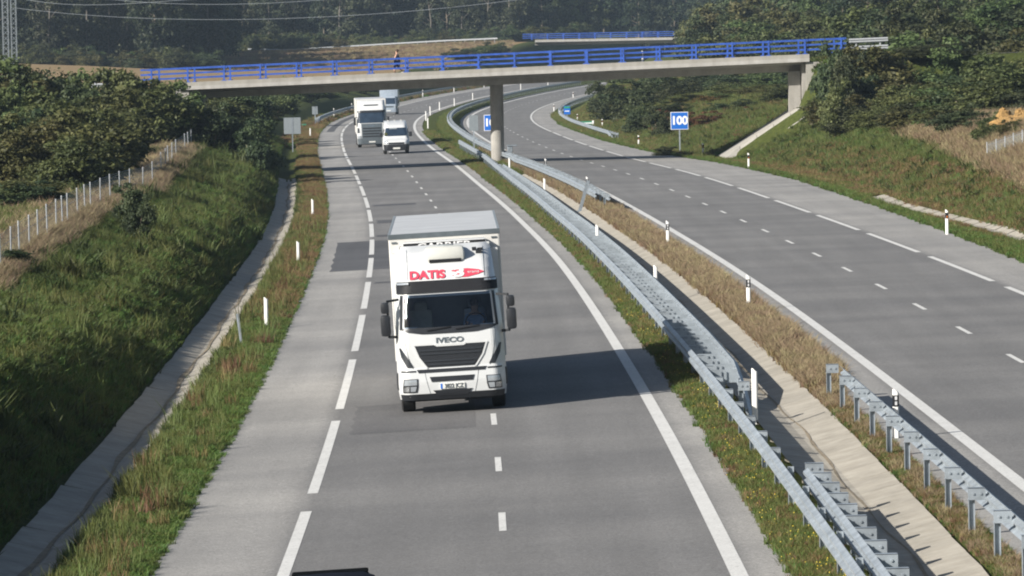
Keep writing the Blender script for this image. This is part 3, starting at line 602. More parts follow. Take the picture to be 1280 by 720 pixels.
for px, py, lb, sc in ((944, 526, 'white marker post standing where the twin guardrail ends', 1.15), (820, 374, 'white marker post rising between the twin guardrails, nearer of two', 1.1), (747, 315, 'white marker post rising between the twin guardrails, farther of two', 1.1),
                       (681, 245, 'white marker post behind the guardrail, just nearer than the pier', 1.), (637, 216, 'white marker post close to the foot of the round pier', 1.)): marker(px, py, lb, None, sc)
for px, py, lb in ((768, 0, ''),): pass
for s, t, lb, b in ((203, -4.6, 'banded marker post at the end of the guardrail facing the empty carriageway', MKS), (250, -4.62, 'banded marker post on the guardrail line nearer the pier', MKS)):
    x, y, z = (float(q) for q in B.P(s, t)); marker(0, 0, lb, b, 1., p=Vector((x, y, z)))
for px, py in ((532.5, 151), (535, 160.5), (537.8, 144), (549.5, 137.5), (568, 132.5), (591, 125)): marker(px, py, 'white marker post on the inside of the bend before the far reservation', None, 1.1)
for px, py in ((417.5, 147), (440, 140), (498.5, 127), (528.5, 121.5), (567.5, 115.5), (605, 109)): marker(px, py, 'small white marker post along the far outer guardrail of the oncoming carriageway', MKS, 1.15)
for px, py in ((753, 160), (722, 152.5), (700, 148), (692.5, 139), (716.5, 122)): marker(px, py, 'small white marker post beside the far outer guardrail of the empty carriageway', MKA, .9)
for px, py in ((651, 113), (685, 107)): marker(px, py, 'tiny white marker post seen under the overpass on the far reservation', None, 1.3)
x = px_of(804); marker(0, 0, 'white bollard with dark band behind the blue bridge railing', MKS, 1., p=Vector((x, BRIDGE_Y - 3.3, deck_z(x) - .22)))
# loose grey stake leaning at the ditch edge
q = hit(303, 434); q = Vector((q.x, q.y, gz(q.x, q.y))); m = MB(); m.bar((0, 0, -.2), (-.14, .0, .95), .05, .012); m.bar((.03, .012, -.2), (-.09, .012, .95), .012, .05)
tag(m.build('stake', M['galv']), 'leaning grey steel stake at the edge of the roadside drain', 'stake').location = q

# ------------------------------------------------------------------ signs
def panel_sign(name, label, base, h0, w, h, back, front=None, yaw=0., posts=(0.,), postmat='galv', lean=0.):
    root = empty(name, base); root.rotation_euler = (0, lean, yaw); tag(root, label, 'sign')
    for x in posts: MB().box(x - .045, x + .045, .012, .10, -.4, h0 + h * .96).build('post', M[postmat], root)
    MB().bevbox(-w / 2, w / 2, -.014, .010, h0, h0 + h, .006).build('panel', M[back], root)
    for z in (.25, .75): MB().box(-w * .42, w * .42, .10, .125, h0 + h * z - .03, h0 + h * z + .03).build('bracket', M['galv'], root)
    return root
def hundred(label, base, h0, w, name='speed_sign', post=True):
    r = panel_sign(name, label, base, h0, w, w, 'sign_white', yaw=0.)
    b = w * .94; MB().bevbox(-b / 2, b / 2, -.020, -.0145, h0 + (w - b) / 2, h0 + (w + b) / 2, .002).build('face', M['sign_blue'], r)
    me = text_mesh('100', w * .66, w * .024, .002, spacing=.95); o = link('lettering', me, r, M['sign_white']); o.matrix_local = Matrix.Translation((0, -.0235, h0 + w * .5)) @ Matrix.Rotation(R(90), 4, 'X')
    return r
b = hit(850, 192.5); top = at(848, 140, b.y).z; bot = at(848, 162, b.y).z; hundred('square blue 100 speed sign on a post beside the empty carriageway', b, bot - b.z, top - bot)
pb = at(612, 178, 395); g = gz(pb.x, pb.y); top = at(612, 143.5, 395).z; bot = at(612, 163.5, 395).z
hundred('square blue 100 speed sign partly hidden behind the round pier', Vector((at(612, 0, 395).x, 395, g)), bot - g, top - bot)
pb = at(592.5, 178, 398); g = gz(pb.x, pb.y); tp, bt = at(592, 144, 398).z, at(592, 163.5, 398).z
panel_sign('sign_panel', 'grey back of a road sign beside the round pier', Vector((pb.x, 398, g)), bt - g, 11.5 * 398 / FPX * 1.0, tp - bt, 'sign_back')
b = hit(366, 190); b.z = gz(b.x, b.y); sc = b.y / FPX; r = panel_sign('sign_panel', 'large grey sign back of two panels on the brown verge', b, (190 - 167.5) * sc, 21 * sc, 20.5 * sc, 'sign_back', postmat='galv_dark')
MB().box(-1. * sc, 1.2 * sc, -.03, -.018, (190 - 167.5) * sc, (190 - 147) * sc).build('joint', M['galv_dark'], r)
b = hit(394, 154); sc = b.y / FPX; r = panel_sign('sign_panel', 'small pale sign back farther along the outer verge', b, (154 - 143) * sc, 7 * sc, 10 * sc, 'sign_back'); MB().box(-.04, .06, -.03, -.018, 11 * sc, 21 * sc).build('joint', M['galv_dark'], r)
b = hit(709, 150); sc = b.y / FPX; r = panel_sign('marker_sign', 'small blue board with a green top behind the far bend guardrail', b, (150 - 143) * sc, 8 * sc, 10.5 * sc, 'sign_blue', posts=(0,))
MB().box(-3.6 * sc, 3.6 * sc, -.03, -.018, 14.5 * sc, 17 * sc).build('green_strip', M['sign_green'], r); MB().box(-2.8 * sc, 2.8 * sc, -.03, -.018, 10.6 * sc, 11.6 * sc).build('white_strip', M['sign_white'], r)
b = hit(733, 160); b.z = gz(b.x, b.y); sc = b.y / FPX; r = empty('marker_board', b); tag(r, 'low green board with white edging behind the guardrail end', 'sign')
MB().bevbox(-9.5 * sc, 9.5 * sc, -.02, .02, 4.2 * sc, 8.4 * sc, .01).build('panel', M['sign_green'], r); MB().box(-9 * sc, 7 * sc, -.03, -.021, 5.4 * sc, 6.8 * sc).build('strip', M['sign_white'], r)
for q in (-7, 7): MB().box(q * sc - .04, q * sc + .04, .021, .09, -.3, 8 * sc).build('post', M['white_plastic'], r)
MB().bevbox(7.2 * sc, 9.4 * sc, -.05, -.031, 4.4 * sc, 9.2 * sc, .005).build('end_plate', M['sign_white'], r)
b = hit(378, 158); b.z = gz(b.x, b.y); sc = b.y / FPX; MBo = MB().bevbox(-5 * sc, 5 * sc, -.3, .3, 0, 3 * sc, .05); tag(MBo.build('utility_box', M['sign_green']), 'low green box behind the large grey sign back', 'box').location = b
b = hit(383, 160); m = MB().box(-.6 * 1.6, 1.1, -3, 3, -.3, .06); tag(m.build('concrete_pad', M['concrete_kerb']), 'pale concrete pad at the end of the brown verge', 'pad').location = b
# steel shield at the end of the reservation guardrail
p0, p1 = hit(723, 265), hit(723, 265); Yt = p0.y; t0 = at(735.5, 225.5, Yt); root = empty('barrier_strut', p0); tag(root, 'tall slanting steel strut at the end of the reservation guardrail', 'strut'); inv = root.matrix_world.inverted()
for nm, m in (('strut', MB().bar(at(724, 266, Yt), t0, .16, .07)), ('foot', MB().box(p0.x - .16, p0.x + .16, p0.y - .2, p0.y + .2, p0.z - .02, p0.z + .06)), ('brace', MB().bar(t0 + Vector((0, .02, -.1)), at(754, 240, Yt), .05))):
    o = m.build(nm, M['galv_dark']); o.parent = root; o.matrix_parent_inverse = inv
# dark shield plate and lamp box by the pier foot
p0 = hit(638, 203); Yt = p0.y; root = empty('crash_cushion', p0); tag(root, 'dark plate and box at the guardrail end beside the round pier', 'barrier end'); inv = root.matrix_world.inverted(); sc = Yt / FPX
for nm, m in (('plate', MB().bevbox(p0.x - 3.5 * sc, p0.x + 3.2 * sc, Yt - .1, Yt + .5, p0.z - .1, p0.z + 20 * sc, .04)), ('cap', MB().bevbox(p0.x - 4.2 * sc, p0.x + 9 * sc, Yt - .15, Yt + .6, p0.z + 20.2 * sc, p0.z + 22 * sc, .02))):
    o = m.build(nm, M['galv_dark']); o.parent = root; o.matrix_parent_inverse = inv

# ------------------------------------------------------------------ boundary fences
def mesh_mat():
    t = NT('chain_link'); p = t.geo(); tr = t.n('ShaderNodeBsdfTransparent'); mx = t.n('ShaderNodeMixShader'); v = t.n('ShaderNodeTexNoise', i={'Scale': 60.}); t.l(p, v.inputs['Vector'])
    t.l(t.ramp(v.outputs['Fac'], ((.35, (.22,) * 3), (.65, (.40,) * 3))), mx.inputs[0]); t.set((.33, .36, .37), .5, .4); t.l(tr.outputs[0], mx.inputs[1]); t.l(t.b.outputs[0], mx.inputs[2]); t.l(mx.outputs[0], t.out.inputs[0]); return t.m
M['chain'] = mesh_mat()
def fence(label, pts, H, wires=(.25, .8, 1.45)):
    root = empty('wire_fence', pts[0]); tag(root, label, 'fence'); inv = root.matrix_world.inverted()
    def part(nm, m, mt): o = m.build(nm, M[mt]); o.parent = root; o.matrix_parent_inverse = inv
    for p in pts: part('post', MB().tube([(p.x, p.y, p.z - .4), (p.x + random.uniform(-.03, .03), p.y, p.z + H)], .026, 8), 'white_rail')
    part('mesh_panel', MB().grid([[(p.x, p.y + .04, p.z + .05) for p in pts], [(p.x, p.y + .04, p.z + H - .1) for p in pts]]), 'chain')
    for w in wires: part('wire', MB().tube([(p.x, p.y + .03, p.z + min(w, H - .06)) for p in pts], .006, 4), 'galv')
def fpt(s, t): x, y, _ = (float(q) for q in A.P(s, t)); return Vector((x, y, gz(x, y)))
def tops(L, Y0, Y1, x0=None):
    out = []
    for i, (px, py) in enumerate(L):
        Y = Y0 + (Y1 - Y0) * i / max(1, len(L) - 1); out.append((px, py, Y))
    return out
FL = []
for px, py in ((-14, 300), (0, 296), (13, 293), (24, 289), (36, 277), (47, 273), (59, 268), (70, 265), (78, 256), (84, 251), (97, 246), (106, 238), (113, 238), (125, 243), (138, 242), (150, 240), (162, 226), (178, 217), (190, 205), (201, 191), (206, 187), (210, 186), (214.5, 184), (220, 184), (231, 168), (235, 170), (239, 167), (244, 164)):
    lo, hi = 120., 345.                        # the fence runs 14 m out from the road centre: find where this sight line crosses it
    for _ in range(40):
        Y = (lo + hi) / 2; d = ray(px, py); t = float(A.st(np.array([d.x * Y]), np.array([Y]))[1][0])
        if t > -14.0: lo = Y
        else: hi = Y
    FL.append(Vector((d.x * Y, Y, gz(d.x * Y, Y))))
FL.sort(key=lambda v: v.y); keep = [FL[0]]
for p in FL[1:]:
    if p.y - keep[-1].y > 1.6: keep.append(p)
fence('long wire fence with pale posts on top of the shaded bank', keep, 1.22)
fence('short wire fence with pale posts behind the dry grass bank', [Vector((d.x, d.y, gz(d.x, d.y))) for d in (at(1245 + 11 * k, 170, 250 - k) for k in range(-1, 5))], .95)

# ------------------------------------------------------------------ power line
def lattice(px, Y, pybase, w, label):
    g = at(px, pybase, Y); z0 = min(g.z, gz(g.x, Y)) - .3; Ht = at(px, -60, Y).z - z0; root = empty('lattice_mast', (g.x, Y, z0)); tag(root, label, 'pylon', 'lattice masts of the power line')
    c = [(-w / 2, -w / 2), (w / 2, -w / 2), (w / 2, w / 2), (-w / 2, w / 2)]
    for x, y in c: MB().bar((x, y, 0), (x, y, Ht), .085).build('leg', M['wire'], root)
    n = int(Ht / (w * .95))
    for i, (a, b) in enumerate(zip(c, c[1:] + c[:1])):
        m = MB()
        for k in range(n):
            z1, z2 = Ht * k / n, Ht * (k + 1) / n; p, q = (a, b) if (k + i) % 2 else (b, a); m.bar((*p, z1), (*q, z2), .045)
        m.build('bracing', M['wire'], root)
    for z in (Ht - 3.6, Ht - 1.2): MB().bar((-2.2, 0, z), (2.2, 0, z), .16).build('cross_arm', M['wire'], root)
    return root
lattice(8, 520, 82, .52, 'nearer lattice power mast in front of the forest'); lattice(18, 590, 69, .56, 'farther lattice power mast just beside the nearer one')
def cable(pts, label):
    P = [at(*p) for p in pts]; n = 60; t = np.linspace(0, len(P) - 1, n); Q = []
    co = [np.polyfit(range(len(P)), [p[i] for p in P], min(3, len(P) - 1)) for i in range(3)]
    for k in t: Q.append(tuple(float(np.polyval(co[i], k)) for i in range(3)))
    tag(MB().tube(Q, .020, 5).build('power_cable', M['wire']), label, 'cable', 'power cables across the forest')
cable([(20, 10, 585), (160, 22, 575), (320, 24, 565), (480, 17, 555), (640, 0, 545), (800, -24, 535)], 'lower sagging power cable crossing in front of the forest')
cable([(18, -22, 585), (160, 2.5, 575), (320, 3.5, 565), (440, -3, 555), (560, -16, 545)], 'upper power cable close to the top of the picture')
cable([(8, -6, 520), (100, 6, 516), (200, 2, 512), (330, -6, 508)], 'faint third power cable from the nearer lattice mast')

# ------------------------------------------------------------------ chute, ochre rocks, bank drain
def chute():
    root = empty('slope_paving', (17, 358, gz(17, 358))); tag(root, 'sloping concrete paving under the overpass end, half in shade', 'paving'); inv = root.matrix_world.inverted()
    for i in range(5):
        for j in range(5):
            x0, x1 = 14.3 + i * 1.14 + .015, 14.3 + (i + 1) * 1.14 - .015; y0_, y1_ = 353.4 + j * 2.4 + .015, 353.4 + (j + 1) * 2.4 - .015
            P4 = [(x, y, gz(x, y) + .06) for x, y in ((x0, y0_), (x1, y0_), (x1, y1_), (x0, y1_))]; m = MB().quad(*P4); m.grid([[P4[0], P4[1]], [(x, y, z - .15) for x, y, z in P4[:2]]]); m.grid([[P4[3], P4[0]], [(x, y, z - .15) for x, y, z in (P4[3], P4[0])]])
            o = m.build('concrete_slab', M['concrete_kerb']); o.parent = root; o.matrix_parent_inverse = inv
chute()
def channel():
    P = [hit(*p) for p in ((1092, 246), (1120, 257), (1160, 268), (1200, 278), (1240, 288), (1290, 304))]; root = empty('drain_channel', P[0]); tag(root, 'small concrete channel half sunk in the grass beyond the empty carriageway', 'drain'); inv = root.matrix_world.inverted()
    for i in range(len(P) - 1):
        for k in range(3):
            a, b = P[i].lerp(P[i + 1], k / 3 + .01), P[i].lerp(P[i + 1], (k + 1) / 3 - .01); d = Vector((1., .08, 0)).normalized(); rows = []
            for u in (a, b): rows.append([tuple(Vector((*(u + d * w)[:2], gz(*(u + d * w)[:2]) + h))) for w, h in ((-.42, .10), (-.1, .02), (.12, .02), (.5, .12), (.55, -.1))])
            o = MB().grid(rows).build('concrete_slab', M['concrete']); o.parent = root; o.matrix_parent_inverse = inv
channel()
r = random.Random(5)
def rock_mesh(seed):
    rr = random.Random(seed); bm = bmesh.new(); bmesh.ops.create_icosphere(bm, subdivisions=2, radius=1)
    for v in bm.verts: v.co *= rr.uniform(.72, 1.12)
    me = bpy.data.meshes.new('rock'); bm.to_mesh(me); bm.free(); me.materials.append(M['ochre']); return me
RK = [rock_mesh(k) for k in range(4)]
for k in range(30):
    px = r.uniform(1252, 1310); py = r.uniform(136, 153); Y = 264 + (152 - py) * .35; p = at(px, py, Y); o = link('rock', RK[k % 4]); g = gz(p.x, p.y); o.location = (p.x, p.y, max(g, p.z - .1) if k % 3 else (g + p.z) / 2); s = r.uniform(.16, .38); o.scale = (s * 1.2, s, s * .85); o.rotation_euler = (r.uniform(0, 3), r.uniform(0, 3), r.uniform(0, 3))
    tag(o, 'ochre rock in the heap above the short wire fence', 'rock', 'ochre rocks heaped on the bank')
# heap of earth under the rocks
p = at(1292, 153, 266); g = gz(p.x, p.y); bm = bmesh.new(); bmesh.ops.create_icosphere(bm, subdivisions=4, radius=1); rn = random.Random(2)
for v in bm.verts: v.co = Vector((v.co.x * 2.3, v.co.y * 1.6, v.co.z * (at(1272, 140, 266).z - g))) * (1 + .08 * math.sin(v.co.x * 9) * math.cos(v.co.y * 7 + v.co.z * 5) + rn.uniform(-.03, .03))
me = bpy.data.meshes.new('earth_heap'); bm.to_mesh(me); bm.free(); me.materials.append(M['ochre']); o = link('earth_heap', me); o.location = (p.x, p.y, g - .1); tag(o, 'mound of ochre earth above the short wire fence', 'mound')

# ------------------------------------------------------------------ vehicles (x across, y backwards from the nose, z up)
class Cab:
    """front shell given by a side profile (z -> depth) and a half width; panels are laid on that skin"""
    def __init__(c, prof, wid, corner=.34, depth=.42, power=2.4):
        c.z = [p[0] for p in prof]; c.y = [p[1] for p in prof]; c.wz = [p[0] for p in wid]; c.w = [p[1] for p in wid]; c.cr, c.cd, c.pw = corner, depth, power
    def W(c, z): return float(np.interp(z, c.wz, c.w))
    def S(c, x, z, off=0.):
        w = c.W(z); k = max(0., (abs(x) - (w - c.cr)) / c.cr); y = float(np.interp(z, c.z, c.y)) + c.cd * k ** c.pw + .03 * (x / w) ** 2
        if off:
            e = .01; n = Vector((-(c.S(x + e, z) - c.S(x - e, z)).y / (2 * e), -1, -(c.S(x, z + e) - c.S(x, z - e)).y / (2 * e))) if abs(x) < w - e else Vector((0, -1, 0))
            n = Vector((-n.x * -1, n.y, -n.z * -1)) if False else Vector((((c.S(x + e, z) - c.S(x - e, z)).y / (2 * e)), -1, ((c.S(x, z + e) - c.S(x, z - e)).y / (2 * e)))); n.normalize(); return Vector((x, y, z)) + n * off
        return Vector((x, y, z))
    def shell(c, z0, z1, back, nz=26, nx=28, holes=None):
        m = MB(); rows = []
        for i in range(nz + 1):
            z = z0 + (z1 - z0) * i / nz; w = c.W(z); xs = [w * math.sin(math.pi / 2 * (-1 + 2 * j / nx)) * .4 + w * (-1 + 2 * j / nx) * .6 for j in range(nx + 1)]
            rows.append([(-w, back, z)] + [tuple(c.S(x, z)) for x in xs] + [(w, back, z)])
        if holes:
            for i in range(nz):
                for j in range(nx + 2):
                    q = [rows[i][j], rows[i][j + 1], rows[i + 1][j + 1], rows[i + 1][j]]; cx = sum(p[0] for p in q) / 4; cz = sum(p[2] for p in q) / 4
                    if not holes(cx, cz): m.add(q, ((0, 1, 2, 3),))
        else: m.grid(rows)
        m.add(rows[-1], (tuple(range(len(rows[-1]))),)); m.add([rows[0][0], rows[0][-1], rows[-1][-1], rows[-1][0]], ((0, 1, 2, 3),)); m.add(rows[0], (tuple(range(len(rows[0])))[::-1],))
        return m
    def panel(c, rows, off=.012, nc=12, thick=None, sub=3):
        """rows: (z, x left, x right) from top to bottom"""
        R_ = []
        for (a, b) in zip(rows[:-1], rows[1:]):
            for k in range(sub): R_.append(tuple(a[i] + (b[i] - a[i]) * k / sub for i in range(3)))
        R_.append(rows[-1]); G = [[tuple(c.S(l + (r_ - l) * j / nc, z, off)) for j in range(nc + 1)] for z, l, r_ in R_]; m = MB().grid(G)
        th = thick or off + .02                       # skirt back to the skin
        ring = [G[0][j] for j in range(nc + 1)] + [g[-1] for g in G[1:]] + [G[-1][j] for j in range(nc - 1, -1, -1)] + [g[0] for g in G[-2::-1]]
        m.grid([ring, [(x, y + th, z) for x, y, z in ring]]); return m
def sym(rows): return [(z, -w, w) for z, w in rows]
def wheels(root, L, r=.50, w=.31):
    for x, y in L:
        o = MB().disc_wheel((0, 0, 0), r, w).build('wheel', M['rubber'], root, True); o.location = (x, y, r)
        sx = 1 if x > 0 else -1; MB().disc_wheel((0, 0, 0), r * .56, .05, prof=((.2, 1), (.5, .4), (.85, .2), (1, 1), (1, -1))).build('rim', M['rim'], o, True).location = (sx * (w / 2 - .03), 0, 0)
def text_on(root, cab, txt, size, x, z, off, mat, bold=0., spacing=1., name='lettering', flat=None, width=None, tilt=0.):
    me = text_mesh(txt, size, bold, .003, spacing=spacing); vs = np.array([v.co[:] for v in me.vertices]); sx = 1.
    if width: sx = width / (vs[:, 0].max() - vs[:, 0].min())
    for v in me.vertices:
        u, q = v.co.x * sx + x, v.co.y + z + tilt * v.co.x; p = cab.S(u, q, off + v.co.z) if cab else Vector((u, flat - v.co.z, q)); v.co = p
    return link(name, me, root, M[mat] if isinstance(mat, str) else mat)

def iveco():
    s = sof(A, 567, 516); mt = A.frame(s, -.86); t = empty('articulated_lorry', mat=mt); tag(t, 'white articulated lorry with red lettering, nearest vehicle on the oncoming carriageway', 'lorry', 'lorries on the oncoming carriageway')
    # nose profile: bumper, grille, raked screen, visor, roof fairing sweeping back
    c = Cab([(.28, .10), (.42, .02), (.70, .0), (.98, .03), (1.05, .05), (1.55, .07), (1.80, .10), (2.0, .14), (2.66, .36), (2.92, .46), (2.98, .52), (3.18, .74), (3.40, 1.10), (3.58, 1.52), (3.70, 1.95)],
            [(.28, 1.18), (.6, 1.22), (1.1, 1.22), (1.9, 1.20), (2.7, 1.14), (2.95, 1.10), (3.4, 1.06), (3.7, 1.02)], .30, .36)
    wsb = lambda x: 1.80 + .10 * (abs(x) / 1.1) ** 3
    hole = lambda x, z: (wsb(x) + .10 < z < 2.62 and abs(x) < 1.02 - .06 * (z - 1.8)) 
    sh = c.shell(.34, 3.70, 2.15, 52, 44, hole).build('cab_body', M['truck_white'], t, True)
    # cabin seen through the screen
    MB().box(-1.05, 1.05, .5, .95, 1.45, 1.84).build('dashboard', M['slate'], t); MB().box(-1.08, 1.08, 1.95, 2.0, 1.4, 2.9).build('cabin_wall', M['slate'], t)
    for x in (-.62, .60):
        o = MB().bevbox(x - .26, x + .26, 1.15, 1.35, 1.5, 2.28, .08).bevbox(x - .15, x + .15, 1.17, 1.30, 2.24, 2.46, .06).build('seat', M['cream'] if x < 0 else M['slate'], t, True)
    m = MB(); m.tube([(.60 + .22 * math.cos(a), .86 + .10 * math.sin(a), 1.98 + .17 * math.sin(a)) for a in np.linspace(0, 2 * math.pi, 25)], .016, 6); m.build('steering_wheel', M['black'], t)
    MB().bevbox(-.20, .10, .55, .72, 1.861, 1.90, .015).build('paper', M['plate'], t)
    g = c.panel([(2.66, -1.03, 1.03), (2.3, -1.06, 1.06), (1.96, -1.08, 1.08), (1.90, -1.06, 1.06), (1.86, -.9, .9), (1.82, -.55, .55)], .006, 20).build('windscreen', M['clear_glass'], t, True)
    for a, b in ((2.0, 1.90),): pass
    MB_ = c.panel([(1.93, -1.09, 1.09), (1.885, -1.04, 1.04), (1.84, -.92, .92), (1.79, -.62, .62), (1.785, -.5, .5)], .014, 20, sub=2); MB_.build('screen_sill', M['trim_dark'], g, True)
    for sx in (-1, 1): c.panel([(2.66, *sorted((sx * .99, sx * 1.05))), (1.9, *sorted((sx * 1.04, sx * 1.10)))], .010, 3).build('screen_pillar', M['trim_dark'], g, True)
    w = MB()
    for x in (-.5, .15): w.bar(c.S(x, 1.86, .03), c.S(x + .52, 1.92, .03), .025)
    w.build('wiper', M['black'], g)
    v = c.panel([(2.935, -1.08, 1.08), (2.90, -1.10, 1.10), (2.69, -1.10, 1.10)], .04, 20).build('sun_visor', M['black'], t, True)
    for sx in (-1, 1): c.panel([(2.915, *sorted((sx * .84, sx * 1.06))), (2.875, *sorted((sx * .84, sx * 1.06)))], .07, 4).build('marker_lamp', M['lamp_glass'], v)
    m = MB()                                           # panel gaps
    for sx in (-1, 1): m.tube([c.S(sx * x, z, .002) for x, z in ((1.02, 1.86), (1.0, 1.6), (.95, 1.3), (.86, 1.03))], .006, 4); m.tube([c.S(sx * x, z, .002) for x, z in ((.60, .93), (.56, .7), (.50, .46))], .005, 4)
    m.build('panel_gap', M['slate'], t)
    # lower front
    c.panel([(1.535, -.80, .80), (1.50, -.80, .80), (1.25, -.70, .70), (1.04, -.52, .52)], .014, 16).build('grille', M['trim_dark'], t, True)
    gr = t.children[-1]
    for z, w_ in ((1.44, .72), (1.36, .68), (1.20, .62), (1.12, .54)): c.panel([(z, -w_, w_), (z - .035, -w_ + .02, w_ - .02)], .03, 14, sub=1).build('slat', M['grille'], gr, True)
    c.panel([(1.55, -.84, -.80), (1.28, -.74, -.70), (1.02, -.56, -.52)], .022, 2).build('grille_edge', M['truck_white'], gr, True); c.panel([(1.55, .80, .84), (1.28, .70, .74), (1.02, .52, .56)], .022, 2).build('grille_edge', M['truck_white'], gr, True)
    c.panel([(1.555, -.34, .34), (1.535, -.36, .36), (1.50, -.30, .30)], .020, 10).build('badge_bar', M['truck_white'], t, True)
    text_on(t, c, 'IVECO', .16, 0, 1.628, .008, 'slate', .006, width=.62, name='badge')
    c.panel([(1.00, -.78, .78), (.93, -.74, .74)], .016, 16, sub=1).build('upper_slot', M['trim_dark'], t, True)
    c.panel([(.985, -1.12, -.80), (.955, -1.12, -.80)], .012, 5, sub=1).build('bumper_gap', M['trim_dark'], t); c.panel([(.985, .80, 1.12), (.955, .80, 1.12)], .012, 5, sub=1).build('bumper_gap', M['trim_dark'], t)
    c.panel([(.83, -.50, .50), (.72, -.46, .46)], .016, 12, sub=1).build('middle_slot', M['trim_dark'], t, True); c.panel([(.53, -.44, .44), (.42, -.34, .34), (.40, -.3, .3)], .016, 12, sub=1).build('lower_slot', M['trim_dark'], t, True)
    p = c.panel([(.675, -.27, .27), (.555, -.27, .27)], .03, 6, sub=1).build('number_plate', M['plate'], t); text_on(p, c, '3822 JCZ', .13, .03, .612, .036, 'slate', .003, width=.42); c.panel([(.672, -.268, -.225), (.558, -.268, -.225)], .034, 1, sub=1).build('country_strip', M['sign_blue'], p)
    for sx in (-1, 1):
        pr = lambda a, b: sorted((sx * a, sx * b))
        h = c.panel([(.80, *pr(.76, 1.07)), (.62, *pr(.77, 1.10)), (.50, *pr(.80, 1.10))], .014, 8).build('headlamp', M['trim_dark'], t, True)
        c.panel([(.785, *pr(.79, 1.05)), (.665, *pr(.79, 1.07))], .022, 6).build('lens', M['lamp_glass'], h, True); c.panel([(.635, *pr(.80, .94)), (.525, *pr(.83, .94))], .022, 4).build('lens', M['lamp_glass'], h, True); c.panel([(.635, *pr(.96, 1.08)), (.525, *pr(.96, 1.07))], .022, 4).build('lens', M['chrome'], h, True)
        c.panel([(1.50, *pr(1.10, 1.135)), (1.30, *pr(.98, 1.10)), (1.06, *pr(.84, .98))], .014, 4).build('side_vent', M['grille'], t, True)
        # mirrors on two arms
        mr = MB().bevbox(*pr(1.30, 1.52), .20, .42, 1.78, 2.26, .07).build('mirror', M['trim_dark'], t, True); MB().bevbox(*pr(1.31, 1.50), .22, .42, 2.29, 2.54, .06).build('upper_mirror', M['trim_dark'], mr, True)
        MB().bar((sx * 1.10, .48, 2.58), (sx * 1.36, .34, 2.56), .05).bar((sx * 1.10, .48, 1.74), (sx * 1.34, .34, 1.76), .06).bar((sx * 1.35, .40, 1.74), (sx * 1.35, .40, 2.57), .05).build('mirror_arm', M['trim_dark'], mr)
        MB().box(*pr(1.211, 1.218), .75, 1.75, 1.9, 2.6).build('side_window', M['glass'], t); MB().bevbox(*pr(1.16, 1.24), .35, 1.2, .55, .95, .04).build('step', M['trim_dark'], t)
        MB().box(*pr(1.02, 1.20), 2.15, 2.75, 1.1, 3.55).build('side_deflector', M['truck_white'], t)
    c.panel([(.46, -1.15, 1.15), (.33, -1.13, 1.13)], .02, 20, sub=1).build('bumper_lip', M['trim_dark'], t, True); MB().box(-1.1, 1.1, .25, 1.2, .28, .36).build('under_tray', M['black'], t)
    # roof: air unit, lettering, logo
    a = MB().bevbox(-.45, .45, .98, 1.74, 3.26, 3.70, .15).build('air_unit', M['cream_plastic'], t, True)
    MB().bevbox(-.36, .36, .955, 1.0, 3.34, 3.41, .01).build('air_vent', M['black'], a); m = MB(); m.tube([(.18 * math.cos(q) + .02, 1.38 + .16 * math.sin(q), 3.705) for q in np.linspace(0, 2 * math.pi, 18)], .012, 5); m.build('lid_rim', M['sign_back'], a)
    m = MB()
    for x0, x1, y0, y1, z in ((.62, .72, 1.42, 1.5, 3.62), (.70, .84, 1.28, 1.40, 3.56), (.74, .86, 1.46, 1.52, 3.60)): m.bevbox(x0, x1, y0, y1, z - .08, z, .01)
    m.build('roof_beacon_mount', M['trim_dark'], t)
    text_on(t, c, 'DATIS', .235, -.42, 3.07, .02, 'red_print', .010, width=.80, name='red_lettering', tilt=.0)
    lg = c.panel([(3.17, .22, .50), (3.135, .12, .74), (3.085, .36, .86), (3.035, .14, .72), (2.99, .22, .48)], .016, 14, sub=3).build('red_logo', M['red_print'], t, True)
    text_on(lg, c, '3', .27, .30, 3.08, .024, 'truck_white', .012, width=.24); text_on(lg, c, 'trans', .075, .62, 3.085, .024, 'truck_white', width=.26)
    # seams on the fairing
    m = MB()
    for sx in (-1, 1): m.tube([c.S(sx * .86, z, .004) for z in np.linspace(3.0, 3.62, 12)], .007, 4)
    m.build('seam', M['sign_back'], t)
    # semi-trailer: front wall, body, roof, refrigeration unit
    f, L, w, zt, zb = 2.75, 13.5, 1.27, 3.95, 1.05; tr = empty('semi_trailer'); tr.parent = t; tr.matrix_local = Matrix.Identity(4)
    MB().bevbox(-w, w, f, f + L, zb, zt - .012, .035).build('box_body', M['trailer_white'], tr); MB().box(-w + .03, w - .03, f + .03, f + L - .03, zt - .008, zt + .006).build('roof_skin', M['trailer_roof'], tr)
    for sx in (-1, 1): MB().box(*sorted((sx * (w - .045), sx * (w + .008))), f + .02, f + L, zt - .10, zt + .012).build('roof_rail', M['sign_back'], tr)
    MB().box(-w, w, f - .012, f + .03, zt - .10, zt + .012).build('front_rail', M['slate'], tr)
    n = MB().bevbox(-.95, .95, f - .42, f - .016, 2.4, zt - .16, .06).build('cooling_unit', M['truck_white'], tr, True); MB().box(-.93, .93, f - .43, f - .40, zt - .36, zt - .20).build('unit_panel', M['black'], n)
    text_on(n, None, 'CARRIER', .17, 0, zt - .28, 0, 'sign_white', .004, flat=f - .436, width=1.25); 
    for sx in (-1, 1): MB().box(*sorted((sx * 1.08, sx * 1.2)), f - .02, f - .008, zt - .20, zt - .16).build('marker_lamp', M['slate'], tr)
    MB().box(-.5, .5, 2.2, f + L - .2, .75, 1.04).build('chassis', M['black'], tr); MB().box(-w + .05, w - .05, f + L - .1, f + L, .45, .60).build('rear_bar', M['black'], tr)
